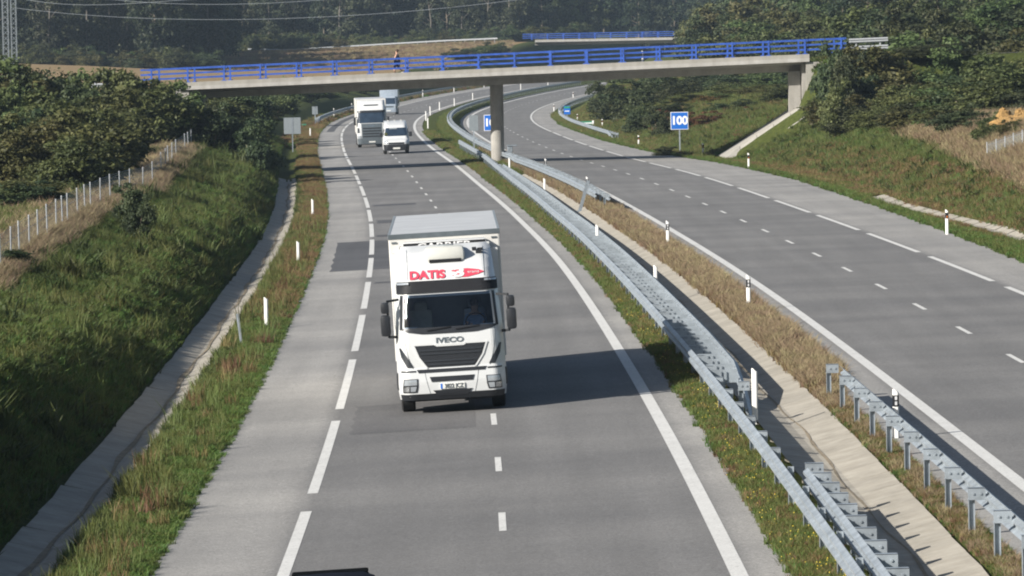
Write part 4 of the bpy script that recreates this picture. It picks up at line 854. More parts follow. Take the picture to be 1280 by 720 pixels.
    for sx in (-1, 1): MB().box(*sorted((sx * 1.17, sx * 1.2)), f + 4, f + 9, .5, .95).build('side_guard', M['sign_back'], tr)
    wheels(tr, [(sx * 1.03, y) for sx in (-1, 1) for y in (f + 9.2, f + 10.5, f + 11.8)], .50, .36); wheels(t, [(sx * 1.02, y) for sx in (-1, 1) for y in (1.38,)], .50, .31); wheels(t, [(sx * .92, 5.0) for sx in (-1, 1)], .50, .56)
    MB().box(-.45, .45, .6, 6.2, .55, .95).build('frame', M['black'], t)
    return t
iveco()

def scania():
    s = sof(A, 465, 184.2); mt = A.frame(s, -1.10); t = empty('articulated_lorry', mat=mt); tag(t, 'white lorry with dark slatted grille following the white van', 'lorry', 'lorries on the oncoming carriageway')
    c = Cab([(.25, .06), (.6, .0), (1.5, .02), (1.95, .06), (2.0, .08), (2.95, .26), (3.0, .30), (3.25, .42), (3.75, .95), (3.85, 1.3)], [(.25, 1.2), (1, 1.24), (2, 1.22), (3, 1.18), (3.85, 1.12)], .28, .34)
    c.shell(.3, 3.85, 2.2, 30, 30).build('cab_body', M['truck_white'], t, True)
    g = c.panel([(2.93, -1.06, 1.06), (2.0, -1.12, 1.12)], .014, 18, sub=6).build('windscreen', M['glass'], t, True); c.panel([(3.02, -1.10, 1.10), (2.86, -1.10, 1.10)], .05, 16, sub=1).build('sun_visor', M['trim_dark'], t, True)
    c.panel([(1.96, -.86, .86), (1.5, -.84, .84), (.36, -.82, .82)], .014, 14).build('grille', M['slate'], t, True); gr = t.children[-1]
    for z in (1.62, 1.40, 1.18, .96): c.panel([(z, -.74, .74), (z - .10, -.74, .74)], .034, 10, sub=1).build('slat', M['trim_dark'], gr, True)
    text_on(gr, c, 'SCANIA', .12, 0, 1.76, .022, 'chrome', .004, width=.55, name='badge')
    c.panel([(.74, -1.18, 1.18), (.28, -1.15, 1.15)], .03, 20).build('bumper', M['slate'], t, True); c.panel([(.52, -.26, .26), (.41, -.26, .26)], .05, 4, sub=1).build('number_plate', M['plate'], t)
    c.panel([(3.50, -.58, .58), (3.44, -.62, .62), (3.40, -.5, .5)], .012, 10, sub=2).build('roof_slot', M['grille'], t, True)
    for sx in (-1, 1):
        pr = lambda a, b: sorted((sx * a, sx * b)); c.panel([(.98, *pr(.90, 1.14)), (.76, *pr(.88, 1.14))], .034, 5).build('headlamp', M['lamp_glass'], t, True)
        MB().bevbox(*pr(1.28, 1.46), .1, .3, 1.85, 2.5, .06).build('mirror', M['trim_dark'], t, True); MB().bar((sx * 1.15, .3, 2.5), (sx * 1.32, .2, 2.48), .05).bar((sx * 1.15, .3, 1.9), (sx * 1.32, .2, 1.9), .05).build('mirror_arm', M['trim_dark'], t); MB().box(*pr(1.232, 1.24), .7, 1.6, 2.05, 2.8).build('side_window', M['glass'], t)
        c.panel([(1.62, *pr(1.02, 1.16)), (1.2, *pr(1.0, 1.18))], .012, 4).build('air_duct', M['grille'], t, True)
    tr = empty('semi_trailer'); tr.parent = t; MB().bevbox(-1.26, 1.26, 2.7, 16.2, 1.05, 3.93, .04).build('box_body', M['trailer_white'], tr); MB().box(-1.22, 1.22, 2.74, 16.1, 3.931, 3.945).build('roof_skin', M['trailer_roof'], tr)
    MB().box(-.5, .5, .7, 16, .6, 1.04).build('chassis', M['black'], tr); wheels(tr, [(sx * 1.03, y) for sx in (-1, 1) for y in (12, 13.3, 14.6)], .5, .36); wheels(t, [(sx * 1.03, 1.4) for sx in (-1, 1)], .5, .31)
scania()

def van():
    s = sof(A, 495, 192.5); mt = A.frame(s, .38); t = empty('van', mat=mt); tag(t, 'white panel van with black bumper driving ahead of the second lorry', 'van')
    c = Cab([(.25, .06), (.45, .0), (.85, .02), (1.02, .10), (1.22, .62), (1.35, .72), (2.02, 1.32), (2.18, 1.55), (2.42, 2.3), (2.55, 3.2)], [(.25, .96), (.9, 1.0), (1.4, .98), (2.1, .88), (2.55, .82)], .30, .40)
    c.shell(.3, 2.50, 5.9, 34, 26).build('van_body', M['truck_white'], t, True)
    c.panel([(1.98, -.76, .76), (1.36, -.88, .88)], .012, 14, sub=5).build('windscreen', M['glass'], t, True); g = t.children[-1]; c.panel([(1.97, -.5, .1), (1.88, -.5, .1)], .02, 5, sub=1).build('sticker', M['sign_back'], g); c.panel([(1.62, -.86, -.66), (1.42, -.86, -.62)], .02, 3, sub=1).build('tax_disc', M['g_tall'], g)
    c.panel([(.74, -.96, .96), (.28, -.93, .93)], .03, 18).build('bumper', M['trim_dark'], t, True); c.panel([(.88, -.62, .62), (.76, -.60, .60)], .014, 12, sub=1).build('grille', M['trim_dark'], t, True); c.panel([(.50, -.27, .27), (.39, -.27, .27)], .05, 4, sub=1).build('number_plate', M['plate'], t)
    for sx in (-1, 1):
        pr = lambda a, b: sorted((sx * a, sx * b)); c.panel([(1.05, *pr(.70, .90)), (.80, *pr(.64, .92))], .014, 6).build('headlamp', M['lamp_glass'], t, True)
        MB().bevbox(*pr(1.0, 1.24), 1.05, 1.25, 1.30, 1.66, .05).build('mirror', M['trim_dark'], t, True); MB().box(*pr(.955, .972), 1.3, 2.1, 1.35, 1.95).build('side_window', M['glass'], t)
    m = MB()
    for x in (-.5, 0, .5): m.bevbox(x - .04, x + .04, 2.6, 5.7, 2.49, 2.53, .01)
    m.build('roof_rib', M['trailer_white'], t); wheels(t, [(sx * .84, y) for sx in (-1, 1) for y in (.95, 4.4)], .34, .22)
van()

def small_truck():
    s = sof(A, 488, 143.5); mt = A.frame(s, -.95); t = empty('box_truck', mat=mt); tag(t, 'small grey-blue box truck, farthest vehicle before the bend', 'truck')
    c = Cab([(.3, .04), (.6, 0), (1.1, .05), (1.25, .14), (2.0, .5), (2.15, .62)], [(.3, 1.0), (1.2, 1.02), (2.15, .94)], .25, .3)
    c.shell(.32, 2.15, 1.9, 22, 22).build('cab_body', M['blue_grey'], t, True); c.panel([(1.98, -.86, .86), (1.26, -.93, .93)], .012, 12, sub=4).build('windscreen', M['glass'], t, True)
    c.panel([(1.05, -.6, .6), (.86, -.56, .56)], .014, 10, sub=1).build('grille', M['slate'], t, True); c.panel([(.62, -.97, .97), (.33, -.95, .95)], .03, 14).build('bumper', M['blue_grey'], t, True); c.panel([(.56, -.26, .26), (.45, -.26, .26)], .045, 4, sub=1).build('number_plate', M['plate'], t)
    for sx in (-1, 1):
        pr = lambda a, b: sorted((sx * a, sx * b)); c.panel([(1.05, *pr(.68, .92)), (.82, *pr(.66, .94))], .014, 5).build('headlamp', M['lamp_glass'], t, True); MB().bevbox(*pr(1.06, 1.24), .4, .55, 1.35, 1.75, .04).build('mirror', M['trim_dark'], t, True)
    MB().bevbox(-1.08, 1.08, 1.2, 6.6, .95, 2.95, .12).build('box_body', M['blue_grey'], t, True); MB().bevbox(-.95, -.4, 1.3, 2.2, 2.94, 3.12, .05).build('roof_pod', M['trailer_white'], t); MB().box(-.45, .45, .6, 6.4, .5, .94).build('chassis', M['black'], t); wheels(t, [(sx * .88, y) for sx in (-1, 1) for y in (.95, 5.0)], .36, .24)
small_truck()

def car():
    """only the rear edge of its roof reaches the picture"""
    q = hit(419, 714.5, 1.44); s = float(A.st(np.array([q.x]), np.array([q.y]))[0][0]); tt = float(A.st(np.array([q.x]), np.array([q.y]))[1][0]); L = 4.2; mt = A.frame(s - L + .75, tt); t = empty('car', mat=mt); tag(t, 'dark car leaving at the bottom edge, only its roof showing', 'car')
    sec = [(0, .55, .30, .62, .62), (.15, .82, .28, .72, .7), (.9, .86, .26, .90, .80), (1.15, .87, .26, .98, .80), (1.9, .87, .26, 1.40, .60), (2.4, .87, .26, 1.45, .57), (3.2, .87, .26, 1.44, .55), (3.45, .86, .27, 1.42, .53), (3.95, .84, .30, 1.02, .70), (4.15, .78, .34, .86, .70), (4.2, .6, .4, .7, .55)]; rows = []
    for y, w, z0, z1, wt in sec:
        zb = z0 + (min(z1, .92) - z0) * .8; r_ = [(-w * .9, z0), (-w, z0 + .2), (-w, zb), (-wt - .03, z1 - .05), (-wt * .8, z1), (0, z1 + .012), (wt * .8, z1), (wt + .03, z1 - .05), (w, zb), (w, z0 + .2), (w * .9, z0)]; rows.append([(x, y, z) for x, z in r_])
    m = MB().grid(rows); m.add(rows[0], (tuple(range(11)),)); m.add(rows[-1], (tuple(range(11)),)); m.build('car_body', M['navy'], t, True)
    MB().grid([[(-.74, 1.22, 1.02), (.74, 1.22, 1.02)], [(-.52, 1.86, 1.40), (.52, 1.86, 1.40)]]).build('windscreen', M['glass'], t); MB().grid([[(-.5, 3.50, 1.40), (.5, 3.50, 1.40)], [(-.62, 3.93, 1.06), (.62, 3.93, 1.06)]]).build('rear_window', M['glass'], t)
    for sx in (-1, 1): MB().quad((sx * .80, 1.35, .98), (sx * .66, 1.95, 1.34), (sx * .64, 3.2, 1.34), (sx * .80, 3.7, .98)).build('side_window', M['glass'], t); MB().bevbox(*sorted((sx * .55, sx * .8)), -.01, .1, .58, .70, .02).build('headlamp', M['lamp_glass'], t); MB().bevbox(*sorted((sx * .88, sx * 1.05)), 1.4, 1.55, .95, 1.1, .03).build('mirror', M['navy'], t)
    MB().bevbox(-.50, .50, 3.30, 3.54, 1.40, 1.462, .03).build('roof_spoiler', M['car_trim'], t); wheels(t, [(sx * .78, y) for sx in (-1, 1) for y in (.8, 3.4)], .31, .2)
car()

def driver():
    """sits behind the wheel of the nearest lorry, both hands on it"""
    mt = A.frame(sof(A, 567, 516), -.86); t = empty('person', mat=mt @ Matrix.Translation((.60, 1.12, 1.55))); tag(t, 'driver in a pale blue shirt at the wheel of the nearest lorry', 'person')
    V = [(0, 0, .05), (0, .02, .30), (0, .02, .52), (0, .0, .62), (0, -.02, .70), (0, -.03, .80), (-.17, .0, .52), (-.22, -.14, .30), (-.18, -.26, .42), (.17, .0, .52), (.22, -.14, .30), (.18, -.26, .42), (-.10, -.25, .08), (.10, -.25, .08)]
    E_ = [(0, 1), (1, 2), (2, 3), (3, 4), (4, 5), (2, 6), (6, 7), (7, 8), (2, 9), (9, 10), (10, 11), (0, 12), (0, 13)]; rad = [.15, .15, .15, .06, .085, .095, .07, .05, .035, .07, .05, .035, .08, .08]
    def skin(nm, idx, ed, grow, mtl):
        m2 = bpy.data.meshes.new(nm); m2.from_pydata([V[i] for i in idx], [(idx.index(a), idx.index(b)) for a, b in ed], []); q = link(nm, m2, t, M[mtl]); q.modifiers.new('skin', 'SKIN'); s_ = q.modifiers.new('sub', 'SUBSURF'); s_.levels = s_.render_levels = 1; m2.skin_vertices[0].data[0].use_root = True
        for v, i in zip(m2.skin_vertices[0].data, idx): v.radius = (rad[i] + grow, rad[i] + grow)
    skin('body', list(range(14)), E_, 0, 'skin'); skin('shirt', [0, 1, 2, 6, 7, 9, 10], [(0, 1), (1, 2), (2, 6), (6, 7), (2, 9), (9, 10)], .02, 'shirt_blue')
    bm = bmesh.new(); bmesh.ops.create_uvsphere(bm, u_segments=14, v_segments=8, radius=.105); m = MB().add([v.co[:] for v in bm.verts], [[v.index for v in f.verts] for f in bm.faces]); bm.free(); m.build('hair', M['hair'], t, True).location = (0, .015, .83)
driver()

# ------------------------------------------------------------------ runner on the overpass
def runner():
    p = at(496.5, 91.5, BRIDGE_Y - DECK_W / 2 + .30); x = p.x; y = p.y + .32; z0 = deck_z(x) - .21; t = empty('person', (x, y, z0)); tag(t, 'jogger in a dark top and navy shorts crossing the overpass', 'person')
    V = [(0, 0, .93), (0, 0, 1.12), (0, -.01, 1.36), (0, 0, 1.50), (-.02, 0, 1.58), (-.03, 0, 1.70), (-.06, -.17, 1.40), (-.16, -.22, 1.14), (-.36, -.20, 1.20), (.04, .18, 1.40), (.20, .22, 1.14), (.06, .24, .98), (-.02, -.10, .90), (-.22, -.10, .52), (-.10, -.10, .10), (-.22, -.10, .05), (.02, .10, .90), (.12, .10, .50), (.42, .10, .28), (.34, .10, .20)]
    E_ = [(0, 1), (1, 2), (2, 3), (3, 4), (4, 5), (2, 6), (6, 7), (7, 8), (2, 9), (9, 10), (10, 11), (0, 12), (12, 13), (13, 14), (14, 15), (0, 16), (16, 17), (17, 18), (18, 19)]
    rad = [.15, .14, .16, .06, .075, .10, .06, .045, .035, .06, .045, .035, .095, .065, .04, .045, .095, .065, .04, .045]
    me = bpy.data.meshes.new('body'); me.from_pydata(V, E_, []); o = link('body', me, t, M['skin']); sk = o.modifiers.new('skin', 'SKIN'); o.modifiers.new('sub', 'SUBSURF').levels = 1; o.modifiers['sub'].render_levels = 1
    me.skin_vertices[0].data[0].use_root = True
    for v, r_ in zip(me.skin_vertices[0].data, rad): v.radius = (r_, r_)
    def cover(nm, idx, ed, grow, mt, rr=None):
        m2 = bpy.data.meshes.new(nm); m2.from_pydata([V[i] for i in idx], [(idx.index(a), idx.index(b)) for a, b in ed], []); q = link(nm, m2, t, M[mt]); q.modifiers.new('skin', 'SKIN'); s_ = q.modifiers.new('sub', 'SUBSURF'); s_.levels = s_.render_levels = 1; m2.skin_vertices[0].data[0].use_root = True
        for v, i in zip(m2.skin_vertices[0].data, idx): v.radius = (rad[i] + grow, rad[i] + grow)
    cover('shirt', [0, 1, 2, 6, 9], [(0, 1), (1, 2), (2, 6), (2, 9)], .03, 'cloth_dark'); cover('shorts', [0, 12, 13, 16, 17], [(0, 12), (12, 13), (0, 16), (16, 17)], .03, 'cloth_navy')
    m = MB(); bm = bmesh.new(); bmesh.ops.create_uvsphere(bm, u_segments=14, v_segments=8, radius=.112); m.add([(v.co.x * 1.0, v.co.y, v.co.z) for v in bm.verts], [[v.index for v in f.verts] for f in bm.faces]); bm.free(); m.build('hair', M['hair'], t, True).location = (.005, .01, 1.70)
    for q in ((-.20, -.10, .04), (.40, .10, .22)): MB().bevbox(-.13, .09, -.05, .05, -.05, .05, .02).build('shoe', M['shoe'], t).location = q
runner()

# ------------------------------------------------------------------ shrubs and trees: many small leaf faces round blobs on limbs
def leaf_mesh(name, centres, n, size, mat, seed, up=.35, shell=(.55, 1.08), aspect=.5, squash=.9, droop=0.):
    """n leaves spread over blobs (x, y, z, r)"""
    g = np.random.default_rng(seed); C = np.array(centres, float); w = C[:, 3] ** 2; k = g.choice(len(C), n, p=w / w.sum())
    d = g.normal(size=(n, 3)); d /= np.linalg.norm(d, axis=1)[:, None]; d[:, 2] = np.where(d[:, 2] < -.35, -d[:, 2] * .5, d[:, 2]); rr = g.uniform(shell[0], shell[1], n)
    lump = 1 + .22 * np.sin(d[:, 0] * 5 + k * 1.7) * np.cos(d[:, 1] * 6 + k) + .15 * np.sin(d[:, 2] * 9 + k * 2.3)
    P = C[k, :3] + d * (C[k, 3] * rr * lump)[:, None] * np.array([1, 1, squash]); N = d * .8 + g.normal(size=(n, 3)) * .75 + np.array([0, 0, up]); N /= np.linalg.norm(N, axis=1)[:, None]
    T = np.cross(N, g.normal(size=(n, 3))); T[:, 2] -= droop; T /= np.linalg.norm(T, axis=1)[:, None] + 1e-9; Bv = np.cross(N, T); s = size * g.uniform(.6, 1.35, n)[:, None]
    V = np.stack([P - T * s, P + Bv * s * aspect + N * s * .12, P + T * s, P - Bv * s * aspect + N * s * .12], 1).reshape(-1, 3); F = np.arange(n * 4).reshape(n, 4)
    me = bpy.data.meshes.new(name); me.vertices.add(n * 4); me.vertices.foreach_set('co', V.ravel()); me.loops.add(n * 4); me.loops.foreach_set('vertex_index', F.ravel()); me.polygons.add(n); me.polygons.foreach_set('loop_start', np.arange(0, n * 4, 4)); me.polygons.foreach_set('loop_total', np.full(n, 4)); me.update()
    tone = np.clip(g.normal(.45, .28, n) + .25 * np.sin(k * 2.1), 0, 1); me.attributes.new('tone', 'FLOAT', 'POINT').data.foreach_set('value', np.repeat(tone, 4).astype(np.float32)); me.materials.append(mat); return me
def bush_set(seed, mat, n=11000, nb=22, size=.030, spiky=False):
    g = random.Random(seed); C = []
    for i in range(nb):
        a = g.uniform(0, 6.28); q = math.sqrt(g.random()); rad = g.uniform(.11, .27); C.append((math.cos(a) * q * .42, math.sin(a) * q * .42, g.uniform(.12, .78) * (1.05 - .35 * q), rad))
    for i in range(5):
        a = g.uniform(0, 6.28); C.append((math.cos(a) * .3, math.sin(a) * .3, g.uniform(.55, .92), g.uniform(.09, .15)))
    f = leaf_mesh('foliage', C, n, size, mat, seed, aspect=.32 if spiky else .5); m = MB()
    for i in range(7):
        c = C[i]; m.tube([(0, 0, -.15), (c[0] * .4, c[1] * .4, c[2] * .4), (c[0] * .9, c[1] * .9, c[2])], [.035, .02, .008], 5)
    return f, m.mesh('stem', M['bark'])
BUSH = {'g': [bush_set(11 + k, M['leaf']) for k in range(4)], 'd': [bush_set(31 + k, M['leaf_dark']) for k in range(3)], 'o': [bush_set(51 + k, M['leaf_olive']) for k in range(3)], 'r': [bush_set(71 + k, M['leaf_rust'], 8000, 16) for k in range(2)], 's': [bush_set(91 + k, M['leaf'], 1500, 9, .05, True) for k in range(2)]}
vr = random.Random(42); NB = 0
def bush(px, pytop, Y, width, kind, label, group, base=None, name='bush', force=False):
    """a shrub whose top shows at (px, pytop) and that stands on the ground Y metres away"""
    global NB
    p = at(px, pytop, Y); ta = float(A.st(np.array([p.x]), np.array([p.y]))[1][0]); sb, tb = (float(q[0]) for q in B.st(np.array([p.x]), np.array([p.y])))
    if group and not force and not (ta < (-14.4 if Y < 350 else -9.6 - .0) - (.38 if Y < 350 else .28) * width or tb > float(BR(sb)) + (5.0 if Y < 350 else 2.6) + .40 * width): return None
    if group and abs(p.y - BRIDGE_Y) < 5.5 + .3 * width and (-22 < p.x < 20): return None
    g = gz(p.x, p.y); h = p.z - g
    if h < .5: h = .5 + vr.random() * .5
    h = min(h, 9.) + .15; f, st = vr.choice(BUSH[kind]); o = link(name, f); link('stem', st, o); o.location = (p.x, p.y, g - .12); o.rotation_euler = (0, 0, vr.uniform(0, 6.28)); o.scale = (width, width * vr.uniform(.85, 1.1), h); tag(o, label, 'bush', group); NB += 1; return o
def belt(x0, x1, pyf, Yf, n, width, kinds, label, group, jy=6, jY=8, force=False):
    for i in range(n):
        Y = Yf(x0 + (x1 - x0) * (i + .5) / n) if callable(Yf) else Yf; px = x0 + (x1 - x0) * (i + .5) / n + vr.uniform(-.5, .5) * (x1 - x0) / n * .8; bush(px, pyf(px) + vr.uniform(-jy, jy), Y + vr.uniform(-jY, jY), width * vr.uniform(.75, 1.3), vr.choice(kinds), label, group, force=force)
li = lambda *pts: (lambda x: float(np.interp(x, [p[0] for p in pts], [p[1] for p in pts])))
gL = 'bushes behind the wire fence on the bank'
bush(1236, 146, 262, 1.6, 'g', 'small green bush at the near end of the ochre mound', None); bush(1262, 149, 258, 1.3, 'o', 'small olive bush just in front of the ochre mound', None)
bush(1250, 140, 270, 1.8, 'g', 'green bush behind the end of the ochre mound', None); bush(1279, 150, 257, 1.2, 'g', 'small green bush before the ochre mound at the picture edge', None)
belt(-30, 120, li((-30, 240), (60, 218), (130, 212), (190, 205)), 205, 8, 3.0, 'gdg', 'leafy bush close behind the long wire fence', gL, 7, 6)
belt(-30, 225, li((-30, 150), (50, 165), (110, 185), (225, 165)), 240, 9, 4.0, 'gdgo', 'large bush in the second row behind the long wire fence', gL, 10, 8)
belt(-30, 240, li((-30, 125), (60, 130), (140, 140), (240, 148)), 272, 10, 4.4, 'gogdo', 'large bush halfway between the fence and the overpass', gL, 8, 8)
belt(-30, 245, li((-30, 100), (100, 108), (180, 112), (245, 128)), 305, 10, 4.8, 'ogdg', 'tall bush below the near end of the overpass', gL, 6, 8)
belt(-30, 105, li((-30, 80), (60, 80), (105, 92)), 335, 6, 5.2, 'gdo', 'tall bush beside the pale rail end', gL, 4, 7)
belt(105, 235, li((105, 100), (150, 86), (190, 96), (235, 112)), 340, 7, 4.2, 'gog', 'tall bush hiding the end of the blue railing', gL, 4, 4, True)
belt(235, 330, li((235, 118), (270, 130), (330, 150)), 338, 5, 3.4, 'dd', 'dark bush under the end of the overpass', gL, 4, 6, True)
bush(160, 226, 196, 1.5, 'd', 'dark shrub standing in front of the wire fence', None); bush(172, 244, 190, 1.2, 'd', 'low dark shrub at the foot of the wire fence', None)
bush(8, 310, 158, 1.8, 'd', 'dark bush at the near end of the wire fence', None)
# beyond the overpass, outer side of the oncoming carriageway
g2 = 'bushes beyond the overpass along the oncoming carriageway'
belt(245, 322, li((255, 112), (350, 118)), 400, 6, 4.2, 'gdd', 'dark bush just beyond the overpass, outside the oncoming carriageway', g2, 5, 8)
belt(290, 345, li((300, 105), (372, 112)), 455, 6, 4.4, 'gdo', 'bush on the slope behind the large grey sign back', g2, 5, 12)
belt(330, 400, li((330, 100), (400, 112)), 540, 7, 4.6, 'dgd', 'bush behind the far outer guardrail, before the lorries', g2, 4, 14)
belt(360, 445, li((360, 96), (445, 102)), 640, 8, 5.0, 'dgd', 'bush behind the far outer guardrail, beside the lorries', g2, 3, 16)
belt(420, 575, li((420, 94), (575, 98)), 760, 11, 5.5, 'ddg', 'dark bush on the far bend seen under the overpass', g2, 2, 20)
belt(365, 462, li((365, 114), (462, 120)), 690, 9, 3.4, 'dgo', 'low bush on the far slope seen between the sign backs and the lorries', g2, 3, 14)
for k in range(16):      # low scrub rising out of the far slope
    bush(vr.uniform(250, 375), vr.uniform(128, 152), vr.uniform(430, 520), vr.uniform(2.2, 3.6), vr.choice('gdo'), 'low scrub on the shaded slope beyond the overpass', g2)
# right bank
g3 = 'bushes on the bank of the empty carriageway'
belt(1025, 1252, li((1020, 118), (1100, 132), (1180, 128), (1245, 142)), li((1025, 345), (1120, 308), (1250, 272)), 12, 3.2, 'gdgo', 'low bush along the top of the dry grass bank', g3, 6, 6)
belt(1045, 1300, li((1005, 78), (1100, 104), (1200, 96), (1290, 104)), li((1045, 345), (1150, 325), (1300, 300)), 12, 4.0, 'gogd', 'bush in the middle of the bank above the dry grass', g3, 8, 7)
belt(1068, 1300, li((1035, 60), (1120, 62), (1200, 70), (1290, 62)), 350, 10, 5.0, 'gdog', 'tall bush on the embankment beside the overpass end', g3, 6, 9)
belt(1110, 1300, li((1110, 34), (1200, 26), (1300, 22)), 400, 9, 6.0, 'gddo', 'tall bush behind the embankment, near the top of the picture', g3, 8, 12)
belt(1060, 1300, li((1060, 18), (1200, 2), (1300, -8)), 470, 10, 7.5, 'gdgd', 'big bushy tree on the wooded slope above the overpass end', g3, 8, 16)
bush(1036, 56, 346, 2.6, 'd', 'dark bush leaning over the overpass abutment', None); bush(1062, 62, 340, 2.8, 'd', 'dark bush beside the pale double rail', None); bush(1046, 100, 326, 2.4, 'o', 'olive bush below the overpass abutment', None)
# between the far bend and the abutment
g4 = 'bushes on the slope beyond the overpass'
belt(735, 990, li((735, 122), (800, 122), (900, 118), (990, 112)), 455, 13, 3.6, 'gdrgo', 'scrub bush on the slope behind the blue 100 sign', g4, 8, 12)
belt(730, 1010, li((730, 104), (850, 104), (1010, 96)), 500, 13, 4.6, 'gdgd', 'dense bush on the upper slope beyond the overpass', g4, 5, 14)
belt(730, 1010, li((730, 98), (850, 90), (1010, 82)), 560, 12, 5.4, 'dgdg', 'dense dark bush just below the overpass deck', g4, 4, 16)
belt(760, 960, li((760, 138), (880, 140), (960, 132)), 440, 9, 2.4, 'rgdr', 'rusty low scrub on the slope behind the blue 100 sign', g4, 6, 8)
bush(833, 189, 372, 2.0, 'd', 'dark round bush at the foot of the blue 100 sign', None); bush(800, 132, 450, 3.0, 'd', 'dark bush on the slope above the guardrail end', None)
# far side, above the overpass
g5 = 'bushy trees beyond the overpass'
belt(930, 1080, li((930, 28), (980, 20), (1030, 14), (1080, 10)), 640, 9, 7.0, 'gogd', 'bushy green tree behind the blue railing, towards the abutment', g5, 6, 25)
belt(900, 1080, li((900, 44), (1000, 38), (1080, 30)), 590, 10, 5.5, 'ogg', 'lower bushy tree right behind the blue railing', g5, 4, 20)
belt(595, 700, li((595, 58), (640, 52), (700, 62)), 900, 8, 7.0, 'dgo', 'bush in front of the far overpass', g5, 3, 20)
belt(860, 960, li((860, 52), (910, 38), (960, 32)), 900, 8, 8.0, 'gog', 'bush at the end of the far overpass', g5, 3, 25)
belt(570, 625, li((570, 62), (625, 54)), 990, 4, 6., 'gd', 'dark bush below the far pale guardrail', g5, 3, 20)

# forest: tall slender trees with pale trunks
def tree_set(seed, mat, barkm, n=5200, H=1., narrow=.2, clear=.16, nb=34, size=.017):
    g = random.Random(seed); C = []
    for i in range(nb):
        z = clear + (1 - clear) * (i + .5) / nb; q = narrow * (1.05 - abs((z - .62) / .62) ** 1.6 * .8) * math.sqrt(g.random()); a = g.uniform(0, 6.28); C.append((math.cos(a) * q, math.sin(a) * q, z - .03, g.uniform(.045, .085) * (1.15 - .5 * (z > .9))))
    f = leaf_mesh('crown', C, n, size, mat, seed, droop=.5, shell=(.4, 1.1), squash=1.15); m = MB(); bend = [(g.uniform(-.02, .02), g.uniform(-.02, .02)) for _ in range(4)]
    m.tube([(0, 0, -.04), (bend[0][0], bend[0][1], .35), (bend[1][0], bend[1][1], .65), (bend[2][0], bend[2][1], .95)], [.0125, .010, .007, .002], 7)
    for i in range(0, nb, 3): c = C[i]; m.tube([(bend[1][0] * c[2], bend[1][1] * c[2], c[2] * .82), (c[0] * .6, c[1] * .6, c[2] * .95), (c[0], c[1], c[2])], [.004, .003, .001], 5)
    return f, m.mesh('trunk', barkm)
TREE = {'e': [tree_set(200 + k, M['leaf_tree'], M['bark_pale']) for k in range(5)], 'p': [tree_set(230 + k, M['leaf_pine'], M['bark'], 5600, 1, .24, .10, 36) for k in range(3)], 'l': [tree_set(250 + k, M['leaf'], M['bark'], 5000, 1, .30, .10, 32, .020) for k in range(3)]}
tr_ = random.Random(77)
def tree(px, Y, h, kind, label, group, wide=1.):
    p = at(px, 60, Y); g = gz(p.x, Y); f, s = tr_.choice(TREE[kind]); r_ = empty('tree', (p.x, Y, g - .2)); w = h * wide * tr_.uniform(.8, 1.2); r_.scale = (w, w, h); r_.rotation_euler = (0, 0, tr_.uniform(0, 6.28)); link('crown', f, r_); link('trunk', s, r_); tag(r_, label, 'tree', group)
gf = 'trees of the forest behind the overpass'
for i in range(34): tree(-20 + 292 * (i + tr_.random()) / 34, 905 + tr_.uniform(0, 60), tr_.uniform(15, 22), tr_.choice('eep'), 'tall slender tree in the dark forest behind the lattice masts', gf)
for i in range(44): tree(250 + 390 * (i + tr_.random()) / 44, 1185 - 60 * i / 44 + tr_.uniform(0, 70), tr_.uniform(14, 21), tr_.choice('eeep'), 'tall slender tree in the forest above the far pale guardrail', gf)
for i in range(40): tree(620 + 330 * (i + tr_.random()) / 40, 1215 + tr_.uniform(0, 70), tr_.uniform(13, 20), tr_.choice('eppl'), 'tall tree in the forest behind the far overpass', gf)
for i in range(18): tree(1050 + 260 * (i + tr_.random()) / 18, 560 + tr_.uniform(0, 90), tr_.uniform(6, 10), tr_.choice('lpl'), 'broad tree on the wooded slope at the top corner', gf, 1.3)
for i in range(14): tree(930 + 150 * (i + tr_.random()) / 14, 760 + tr_.uniform(0, 120), tr_.uniform(7, 10), tr_.choice('lle'), 'leafy tree on the hillside between the forest and the overpass end', gf, 1.2)

